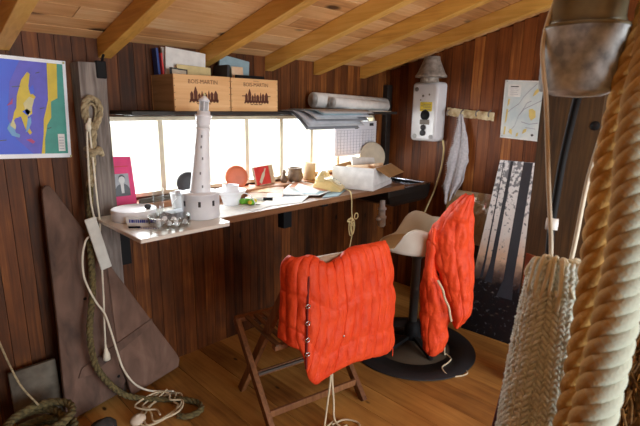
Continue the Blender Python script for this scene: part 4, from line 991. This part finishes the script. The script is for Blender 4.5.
# quilted vests
def quilt(rows, nu, nv, panels, seams, amp, name, parent, seed, bulge=None, wr=.006):
    """rows: list of polylines (left to right) from top to bottom; vertical channels, cross seams"""
    R_ = [cr(r, 8) for r in rows]
    def samp(P, t_):
        L = [0]
        for a, b_ in zip(P, P[1:]): L.append(L[-1]+(b_-a).length)
        d = t_*L[-1]
        for i in range(1, len(P)):
            if d <= L[i] or i == len(P)-1:
                s_ = (d-L[i-1])/max(1e-9, L[i]-L[i-1]); return P[i-1].lerp(P[i], s_)
    cols = []
    for j in range(nu+1):
        cols.append([samp(P, j/nu) for P in R_])
    G0 = [[None]*(nu+1) for _ in range(nv+1)]
    for j, c in enumerate(cols):
        q = cr(c, 12)
        for i in range(nv+1): G0[i][j] = samp(q, i/nv)
    G = [[None]*(nu+1) for _ in range(nv+1)]
    for i in range(nv+1):
        for j in range(nu+1):
            du = G0[i][min(j+1, nu)]-G0[i][max(j-1, 0)]; dv = G0[min(i+1, nv)][j]-G0[max(i-1, 0)][j]
            n_ = dv.cross(du); n_ = n_.normalized() if n_.length > 1e-12 else V((0, 0, 1))
            u_ = j/nu; v_ = i/nv; pa = abs(math.sin(math.pi*u_*panels)   )**.38
            ps = 1
            for s_ in seams: ps = min(ps, min(1, abs(v_-s_)/.045)**.5)
            ed = min(1, v_/.03, (1-v_)/.03, u_/.03, (1-u_)/.03)
            p = G0[i][j]
            w_ = noise.noise(p*14+V((seed, 0, 0)))*wr+noise.noise(V((p.x*45, p.y*45, p.z*16+seed)))*wr*.55
            G[i][j] = p+n_*(amp*pa*(.35+.65*ps)*max(.15, ed)+w_)
    return MB().grid(G).build(name, 'vest', parent, solid=.010)

# folding chair
yaw = math.radians(-12); W_ = V((math.cos(yaw), math.sin(yaw), 0)); N_ = V((-W_.y, W_.x, 0)); FL = V((1.286, 1.894, 0)); CW = .54; SH = .45; RZ = .875
def ch(a, n_, z): return FL+W_*a+N_*n_+V((0, 0, z))
t = thing('folding_chair', 'wooden folding chair with a slatted seat and an orange vest over its back', 'chair', tuple(ch(CW/2, -.2, 0)))
for a in (.022, CW-.022):
    MB().bar(ch(a, .02, 0), ch(.105 if a < .1 else CW+.02, -.46, RZ), W_, .028, .044).build('leg', 'chair', t, bevel=.003)
for a in (.0, CW):
    MB().bar(ch(a, .005, SH-.012), ch(a, -.42, 0), W_, .028, .044).build('leg', 'chair', t, bevel=.003)
MB().bar(ch(-.01, .0, SH-.012), ch(CW+.01, 0, SH-.012), N_, .045, .024).bar(ch(.03, -.36, SH-.015), ch(CW-.03, -.36, SH-.015), N_, .035, .022).build('seat_frame', 'chair', t, bevel=.003)
b = MB()
for k in range(10):
    a = .05+(CW-.10)*k/9; b.bar(ch(a, -.012, SH-.004), ch(a, -.375, SH-.004), W_, .026, .012)
b.build('seat_slats', 'slat', t, bevel=.002)
MB().bar(ch(.09, -.455, RZ-.02), ch(CW+.05, -.465, RZ-.02), (0, 0, 1), .058, .022).build('top_rail', 'rail', t, bevel=.004)
for (n0, z0, a0, a1) in ((-.355, .083, .01, CW-.01), (-.035, .10, .03, CW-.03)):
    MB().bar(ch(a0, n0, z0), ch(a1, n0, z0), (0, 0, 1), .034, .016).build('stretcher', 'chair', t, bevel=.002)
MB().bar(ch(.02, -.215, .222), ch(CW-.02, -.215, .222), N_, .012, .012).build('pivot_rod', 'grey_tube', t)

t = thing('vest', 'orange quilted vest draped over the back of the wooden folding chair', 'vest', tuple(ch(CW/2, -.5, .3)))
def ra(pts, z, zs=None): return [ch(p[0], -.46-p[1], z+(p[2] if len(p) > 2 else 0)) for p in pts]
rows = [
    ra([(.075, -.03), (.085, .006), (.11, .014), (.16, .014), (.22, .014, -.040), (.26, .014, -.055), (.31, .014, -.035), (.37, .012), (.45, .010), (.54, .008), (.60, .0)], RZ+.028),
    ra([(.05, -.05), (.065, .02), (.10, .044), (.16, .05), (.22, .048, -.02), (.26, .046, -.025), (.31, .046, -.012), (.38, .045), (.46, .042), (.56, .034), (.625, .004)], RZ-.02),
    ra([(.045, -.05), (.06, .01), (.095, .05), (.15, .060), (.22, .058), (.27, .056), (.33, .056), (.40, .056), (.48, .052), (.58, .044), (.65, .005)], RZ-.15),
    ra([(.04, -.055), (.055, .005), (.095, .052), (.15, .066), (.22, .064), (.28, .062), (.34, .062), (.41, .062), (.49, .060), (.59, .05), (.665, .01)], RZ-.30),
    ra([(.030, -.05, .09), (.05, .01, .075), (.095, .056, .045), (.115, .07, -.07), (.155, .07, -.125), (.20, .068, -.12), (.29, .066, -.10), (.38, .066, -.09), (.49, .062, -.10), (.60, .052, -.115), (.675, .012, -.115)], RZ-.45)]
quilt(rows, 200, 84, 14, (.40, .78), .011, 'shell', t, 3.1, wr=.009)
# front opening with its rings
ze = MB(); zp = cr([ch(.118, -.517, .83), ch(.108, -.526, .7), ch(.106, -.528, .58), ch(.102, -.530, .46), ch(.10, -.532, .40)], 10); dn_ = -N_*.018
ze.tube([p+dn_*.6 for p in zp], .005, 8); ze.build('front_opening', 'vest_in', t)
b = MB()
for z in (.70, .62, .54, .47):
    c = ch(.106, -.528, z)+dn_*.9; b = MB().tube([c+W_*.011*math.cos(a)+V((0, 0, .009*math.sin(a))) for a in [k*math.pi/6 for k in range(12)]], .0025, 6, 0, True); b.build('ring', 'steel', t)

c = ch(.31, -.533, .50)
MB().ell(c, (.008, .008, .008), 8).tube([c, c+V((.03, -.01, -.012))], .003, 6).build('snap', 'steel', t)
MB().tube(cr([ch(.67, -.475, .33), ch(.675, -.48, .29), ch(.67, -.485, .26)], 5), .003, 6).build('drawstring', 'vest', t)
# pale cords hanging from under the vest to the floor
b = MB(); c = ch(.26, -.44, 0)
b.tube(cr([ch(.30, -.44, .52), ch(.295, -.455, .40), ch(.285, -.47, .25), ch(.265, -.48, .14), ch(.245, -.49, .04), ch(.20, -.54, .008), ch(.14, -.60, .006)], 8), .005)
b.tube(cr([ch(.305, -.44, .52), ch(.305, -.455, .40), ch(.295, -.47, .25), ch(.30, -.48, .12), ch(.30, -.49, .03), ch(.31, -.54, .008), ch(.36, -.58, .006), ch(.33, -.63, .006), ch(.26, -.60, .006), ch(.27, -.55, .008), ch(.34, -.54, .010)], 8), .005)
b.tube(cr([ch(.28, -.50, .012), ch(.36, -.50, .008), ch(.40, -.56, .008), ch(.34, -.61, .010), ch(.24, -.58, .012), ch(.22, -.52, .010), ch(.30, -.48, .012)], 8), .0045)
tag(b.build('cord', 'cord'), 'two pale cords hanging from under the folding chair vest to the floor', 'cord')

t = thing('vest', 'orange quilted vest hanging over the back of the white shell chair', 'vest', (2.35, 1.27, .05))
cam = V((0, 0, 1.55)); KR, KL = 2.585/2.76, 2.60/2.80
def lob(rows_, K, dep):
    out = []
    for (l, r_) in rows_:
        l = cam+(V(l)-cam)*K; r_ = cam+(V(r_)-cam)*K; m_ = (l+r_)/2; tow = V((-.88, -.47, 0))
        out.append([l-tow*dep, l.lerp(r_, .22)+tow*dep*.35, m_+tow*dep*.75, l.lerp(r_, .78)+tow*dep*.35, r_-tow*dep])
    return out
RR = [((2.463, 1.262, 1.057), (2.480, 1.229, 1.058)), ((2.42, 1.341, .957), (2.483, 1.223, .968)), ((2.378, 1.42, .839), (2.488, 1.214, .861)), ((2.373, 1.429, .731), (2.492, 1.206, .757)),
      ((2.39, 1.397, .626), (2.496, 1.198, .652)), ((2.411, 1.358, .515), (2.501, 1.19, .539)), ((2.435, 1.313, .39), (2.504, 1.185, .411)), ((2.453, 1.28, .295), (2.499, 1.193, .311)), ((2.462, 1.262, .222), (2.474, 1.239, .225))]
LL = [((2.403, 1.457, .75), (2.437, 1.394, .757)), ((2.405, 1.455, .654), (2.427, 1.412, .659)), ((2.401, 1.462, .554), (2.427, 1.414, .56)), ((2.393, 1.478, .451), (2.453, 1.365, .468)), ((2.393, 1.477, .349), (2.473, 1.327, .374)),
      ((2.396, 1.472, .247), (2.491, 1.294, .278)), ((2.402, 1.46, .143), (2.478, 1.319, .17)), ((2.411, 1.443, .04), (2.478, 1.317, .066)), ((2.424, 1.42, -.02), (2.46, 1.35, -.01))]
quilt(lob(RR, KR, .035), 60, 110, 3.5, (.2, .45, .72), .009, 'back_panel', t, 9.3, wr=.012)
quilt(lob(LL, KL, .03), 50, 110, 3, (.3, .62, .85), .008, 'front_panel', t, 5.2, wr=.011)
def vp2(p, K=KR*.985): return cam+(V(p)-cam)*K
b = MB(); zp = [vp2(p) for p in ((2.405, 1.37, .51), (2.42, 1.34, .455), (2.428, 1.325, .40), (2.44, 1.30, .345), (2.447, 1.29, .29), (2.452, 1.28, .25))]
b.rope(zp, .007, .03); b.build('braided_edge', 'cord', t)
MB().tube(cr([vp2(p) for p in ((2.40, 1.42, .83), (2.385, 1.41, .80), (2.383, 1.41, .76), (2.388, 1.40, .74))], 6), .010, 8).build('collar_fold', 'vest', t)
b = MB(); b.tube(cr([(2.41, 1.29, .10), (2.43, 1.295, .03), (2.46, 1.30, .016), (2.43, 1.25, .016), (2.37, 1.24, .016), (2.30, 1.235, .016), (2.27, 1.17, .006), (2.32, 1.12, .006), (2.38, 1.11, .006), (2.41, 1.16, .006), (2.45, 1.19, .006)], 8), .0045)
tag(b.build('cord', 'cord'), 'pale cord trailing from the shell chair vest over the edge of the mat', 'cord')

# ------------------------------------------------------------------ near right: post, fender, ropes
t = thing('post', 'broad brown timber post on the right behind the hanging ropes', 'post', (2.5, .73, 0))
b = MB(); G = []
for i in range(26):
    z = (ceil_z(.9)-.006)*i/25; row = []
    for (x, y) in ((2.45, .895), (2.44, .80), (2.445, .70), (2.45, .62), (2.56, .61), (2.57, .89)):
        row.append(V((x+.006*noise.noise((y*8, z*3, 2)), y+.006*noise.noise((x*8, z*3, 4)), z)))
    G.append(row)
b.grid(G, smooth=False, wrap=True); b.f.append([25*6+k for k in range(6)]); b.m.append(0); b.r.append(.3); b.s.append(False)
b.build('timber', 'post', t)
MB().lathe([(.0, 0), (.022, 0), (.02, .004), (0, .005)], (2.448, .645, 1.475), 14, 0, (-1, 0, 0)).build('knot_hole', 'black', t)

bc = V((1.222, .370, 0))
t = thing('buoy', 'grey galvanised can with a darker cylinder above hung at the upper right', 'buoy', (bc.x, bc.y, 1.58))
MB().lathe([(.0, 1.576), (.05, 1.580), (.074, 1.590), (.081, 1.590), (.0845, 1.595), (.0855, 1.61), (.088, 1.722), (.0895, 1.728), (.086, 1.736), (.0, 1.738)], bc, 44).build('lower_can', 'galv', t)
MB().lathe([(.078, 1.736), (.080, 1.742), (.076, 1.75), (.074, 1.98), (.05, 2.02), (.02, 2.04), (0, 2.04)], bc, 44).build('upper_cylinder', 'olive', t)
MB().lathe([(.0885, 1.726), (.0905, 1.730), (.0885, 1.735)], bc, 44).build('seam_ring', 'olive', t)
MB().tube([bc+V((0, 0, 2.03)), bc+V((0, 0, ceil_z(.36)-.003))], .006, 8).build('hanger', 'cord', t)
b = MB()
L1 = [(1.24, .40, 2.1), (1.215, .425, 1.86), (1.185, .440, 1.76), (1.155, .436, 1.69), (1.136, .418, 1.62), (1.127, .404, 1.569), (1.135, .379, 1.384), (1.130, .355, 1.25), (1.132, .348, 1.18)]
L2 = [(1.30, .34, 2.1), (1.302, .290, 1.82), (1.296, .276, 1.74), (1.278, .280, 1.66), (1.268, .292, 1.61), (1.25, .300, 1.571), (1.212, .316, 1.40), (1.174, .314, 1.25), (1.163, .316, 1.18)]
t2 = thing('fender', 'shaggy pale rope fender hanging from two thin lines at lower right', 'fender', (1.05, .3, .7))
MB().tube(cr(L1, 10), .0052, 10).build('lanyard', 'cordw', t2); MB().tube(cr(L2, 10), .0052, 10).build('lanyard', 'cordw', t2)
# woven body: columns of plaited stitches round a flattened core
top = V((1.142, .332, 1.182)); bot = V((1.012, .29, .66)); axf = (bot-top); FLn = axf.length; axf.normalize()
vx = V((.36, -.93, 0)); vx = (vx-axf*vx.dot(axf)).normalized(); vy = axf.cross(vx).normalized()
def fr_(v_): return interp([(0, .054), (.08, .062), (.3, .072), (.6, .080), (1, .086)], v_)
G = [[top+axf*(FLn*i/30)+vx*(fr_(i/30)*math.cos(a))*.84+vy*(fr_(i/30)*.62*math.sin(a)) for a in [2*math.pi*j/24 for j in range(24)]] for i in range(31)]
b = MB().grid(G, wrap=True); b.f.append(list(range(24))); b.m.append(0); b.r.append(.5); b.s.append(False); b.build('core', 'fender', t2)
GA = max([k*.05 for k in range(126)], key=lambda a: (vx*math.cos(a)+vy*math.sin(a)).dot(V((-.85, -.1, 0))))
b = MB(); ncol = 30; rng = random.Random(4)
for cidx in range(ncol):
    a = 2*math.pi*cidx/ncol
    gr = 1-.16*math.exp(-((math.sin(a/2-GA/2))/.10)**2); rad = (vx*math.cos(a)+vy*.72*math.sin(a))*gr; tg_ = (-vx*math.sin(a)+vy*.72*math.cos(a)).normalized(); rn = rad.normalized()
    k = 0; v_ = .0
    while v_ < 1:
        for sgn in (-1, 1):
            c = top+axf*(FLn*(v_+.006*sgn))+rad*fr_(v_)*(1.0+.05*rng.random())+tg_*.0055*sgn
            d1 = (axf*.9+tg_*(-.55*sgn)+rn*.25).normalized(); L_ = .011+.004*rng.random()
            b.tube([c-d1*L_, c+rn*.004, c+d1*L_], [.0028, .0052, .0028], 6)
        v_ += .026
s_ = b.build('plaited_yarn', 'fender', t2); s_['kind'] = 'stuff'
b = MB()
for k in range(52):
    a = rng.uniform(0, 2*math.pi); r0 = rng.uniform(.005, .05); c = top+vx*r0*math.cos(a)+vy*r0*.8*math.sin(a)
    d = (vx*math.cos(a)+vy*.8*math.sin(a)).normalized(); h = rng.uniform(.002, .022); o2 = rng.uniform(.012, .034); w2 = vx.lerp(vy, rng.random()).normalized()*rng.uniform(-.02, .02)
    b.tube(cr([c+axf*.02, c-axf*h*.8+w2*.3, c-axf*h+d*o2*.6+w2, c+d*o2+axf*rng.uniform(.0, .07)+w2*1.4, c+d*o2*.5+axf*rng.uniform(.03, .10)-w2], 6), rng.uniform(.0034, .0048), 7)
b.build('loops', 'loop', t2)
b = MB().bb((1.19, .405, 1.10), (1.20, .452, 1.195)).bb((1.189, .41, 1.15), (1.192, .44, 1.162))
b = MB().box((1.163, .398, 1.145), (.004, .05, .09), rz(math.radians(-20)))
tag(b.build('copper_plate', 'copper', bevel=.001), 'small copper coloured plate behind the top of the rope fender', 'plate')
t = thing('cable', 'black rubber cable hanging from the buoy with a band of white tape', 'cable', (1.15, .36, 1.2))
kc = 1.12
def kk(p): return cam+(V(p)-cam)*kc
MB().tube(cr([(1.235, .37, 1.592), (1.262, .385, 1.53), (1.288, .402, 1.42), (1.267, .399, 1.319), (1.251, .396, 1.263), (1.233, .387, 1.179), (1.21, .372, 1.065), (1.18, .36, .9)], 8), .0095, 12).build('cable_body', 'black', t)
pt0 = V((1.2535, .3965, 1.272)); pt1 = V((1.2475, .3945, 1.243))
MB().tube([pt0, pt0.lerp(pt1, .5), pt1], [.0145, .0155, .0145], 14).build('tape', 'paper', t)
def hawser(pts, r, mat, label, pitch, ns):
    b = MB(); b.rope(pts, r, pitch, ns, 12, step=pitch/18, fat=.56 if ns == 3 else .46)
    if mat == 'rope_wht':       # one side of this rope is weathered white, the other still golden
        P = cr(pts, 12)
        for i, fc in enumerate(b.f):
            c = sum((b.v[k] for k in fc), V())/len(fc); q = min(P, key=lambda p: (p-c).length_squared)
            b.r[i] = .5+.5*max(-1, min(1, (c-q).dot(V((.5, -.87, 0)))/r+.5))
    return tag(b.build('rope', mat), label, 'rope', 'thick ropes hanging on the right')
hawser([(1.36, .24, 2.25), (1.263, .255, 1.791), (1.21, .263, 1.655), (1.18, .265, 1.571), (1.152, .265, 1.487), (1.124, .262, 1.394), (1.09, .25, 1.256), (1.054, .238, 1.109), (1.007, .229, .941), (.976, .226, .837), (.93, .22, .65)], .0295, 'rope_gold', 'golden twisted rope hanging beside the buoy and the fender', .125, 3)
hawser([(1.26, .214, 2.2), (1.166, .214, 1.77), (1.129, .21, 1.646), (1.103, .21, 1.569), (1.083, .205, 1.493), (1.063, .194, 1.398), (1.037, .182, 1.284), (.997, .177, 1.15), (.949, .175, .997), (.917, .175, .902), (.892, .175, .826), (.84, .17, .65)], .0415, 'rope_wht', 'thickest rope at the right edge, bleached white on one side', .135, 4)
t = thing('coir_mat', 'rough brown coir bundle at the lower right edge behind the white rope', 'bundle', (1.5, .15, .5)); b = MB(); rng = random.Random(9)
for k in range(260):
    p = V((1.47+rng.uniform(-.05, .05), .14+rng.uniform(-.10, .09), .62+rng.uniform(0, .42))); d = V((rng.uniform(-.3, .3), rng.uniform(-.5, .5), 1)).normalized()
    b.tube([p-d*.05, p+V((rng.uniform(-.01, .01), rng.uniform(-.01, .01), 0)), p+d*.05], .004, 5)
b.build('fibres', 'straw', t)['kind'] = 'stuff'
MB().tube([(1.47, .14, .0), (1.47, .14, 1.0)], .04, 12).build('core', 'straw', t)
b = MB().bar((1.056, .385, .875), (1.02, .41, .62), (.3, .9, 0), .02, .012)
b = MB().bar((1.085, .398, .86), (1.02, .405, .62), (.42, -.9, 0), .022, .012).bar((1.02, .405, .63), (1.02, .405, .0), (.42, -.9, 0), .022, .012)
tag(b.build('stick', 'maroon', bevel=.002), 'dark maroon wooden stick standing behind the rope fender', 'stick')

# ------------------------------------------------------------------ light, camera
wd = bpy.data.worlds.new('World'); bpy.context.scene.world = wd; wd.use_nodes = True
bg = wd.node_tree.nodes['Background']; bg.inputs[0].default_value = (.95, .98, 1, 1); bg.inputs[1].default_value = 3.0
def area(name, loc, tgt, sx, sy, power, col=(1, 1, 1)):
    l = bpy.data.lights.new(name, 'AREA'); l.shape = 'RECTANGLE'; l.size = sx; l.size_y = sy; l.energy = power; l.color = col
    o = bpy.data.objects.new(name, l); C.objects.link(o); o.location = loc
    d = V(tgt)-V(loc); o.rotation_euler = d.to_track_quat('-Z', 'Y').to_euler(); return o
area('window_daylight', (1.92, 2.62, 1.27), (1.8, 1.2, .7), 2.05, .42, 42, (.95, .98, 1))
area('doorway_daylight', (1.2, YB-.15, 1.3), (1.6, 2.0, 1.2), 2.4, 2.2, 170, (.88, .95, 1))

P = (7.85637355e-01, 2.30276890e-01, 1.60594502e-02, 4.60808155e+02)
yw, pt, ro, F = P
fv = V((math.sin(yw)*math.cos(pt), math.cos(yw)*math.cos(pt), -math.sin(pt))); r0 = V((math.cos(yw), -math.sin(yw), 0)); u0 = r0.cross(fv)
rv = r0*math.cos(ro)+u0*math.sin(ro); uv = -r0*math.sin(ro)+u0*math.cos(ro)
cd = bpy.data.cameras.new('Camera'); co = bpy.data.objects.new('Camera', cd); C.objects.link(co)
mw_ = Matrix((rv, uv, -fv)).transposed().to_4x4(); mw_.translation = cam; co.matrix_world = mw_
cd.sensor_width = 36; cd.sensor_fit = 'HORIZONTAL'; cd.lens = F*36/640; cd.clip_start = .05
cd.dof.use_dof = True; cd.dof.focus_distance = 2.5; cd.dof.aperture_fstop = 5.0
sc_ = bpy.context.scene; sc_.camera = co
sc_.view_settings.view_transform = 'Standard'; sc_.view_settings.look = 'None'; sc_.view_settings.gamma = 1; sc_.view_settings.exposure = 0
for o in bpy.data.objects:
    if '_o' in o: del o['_o']
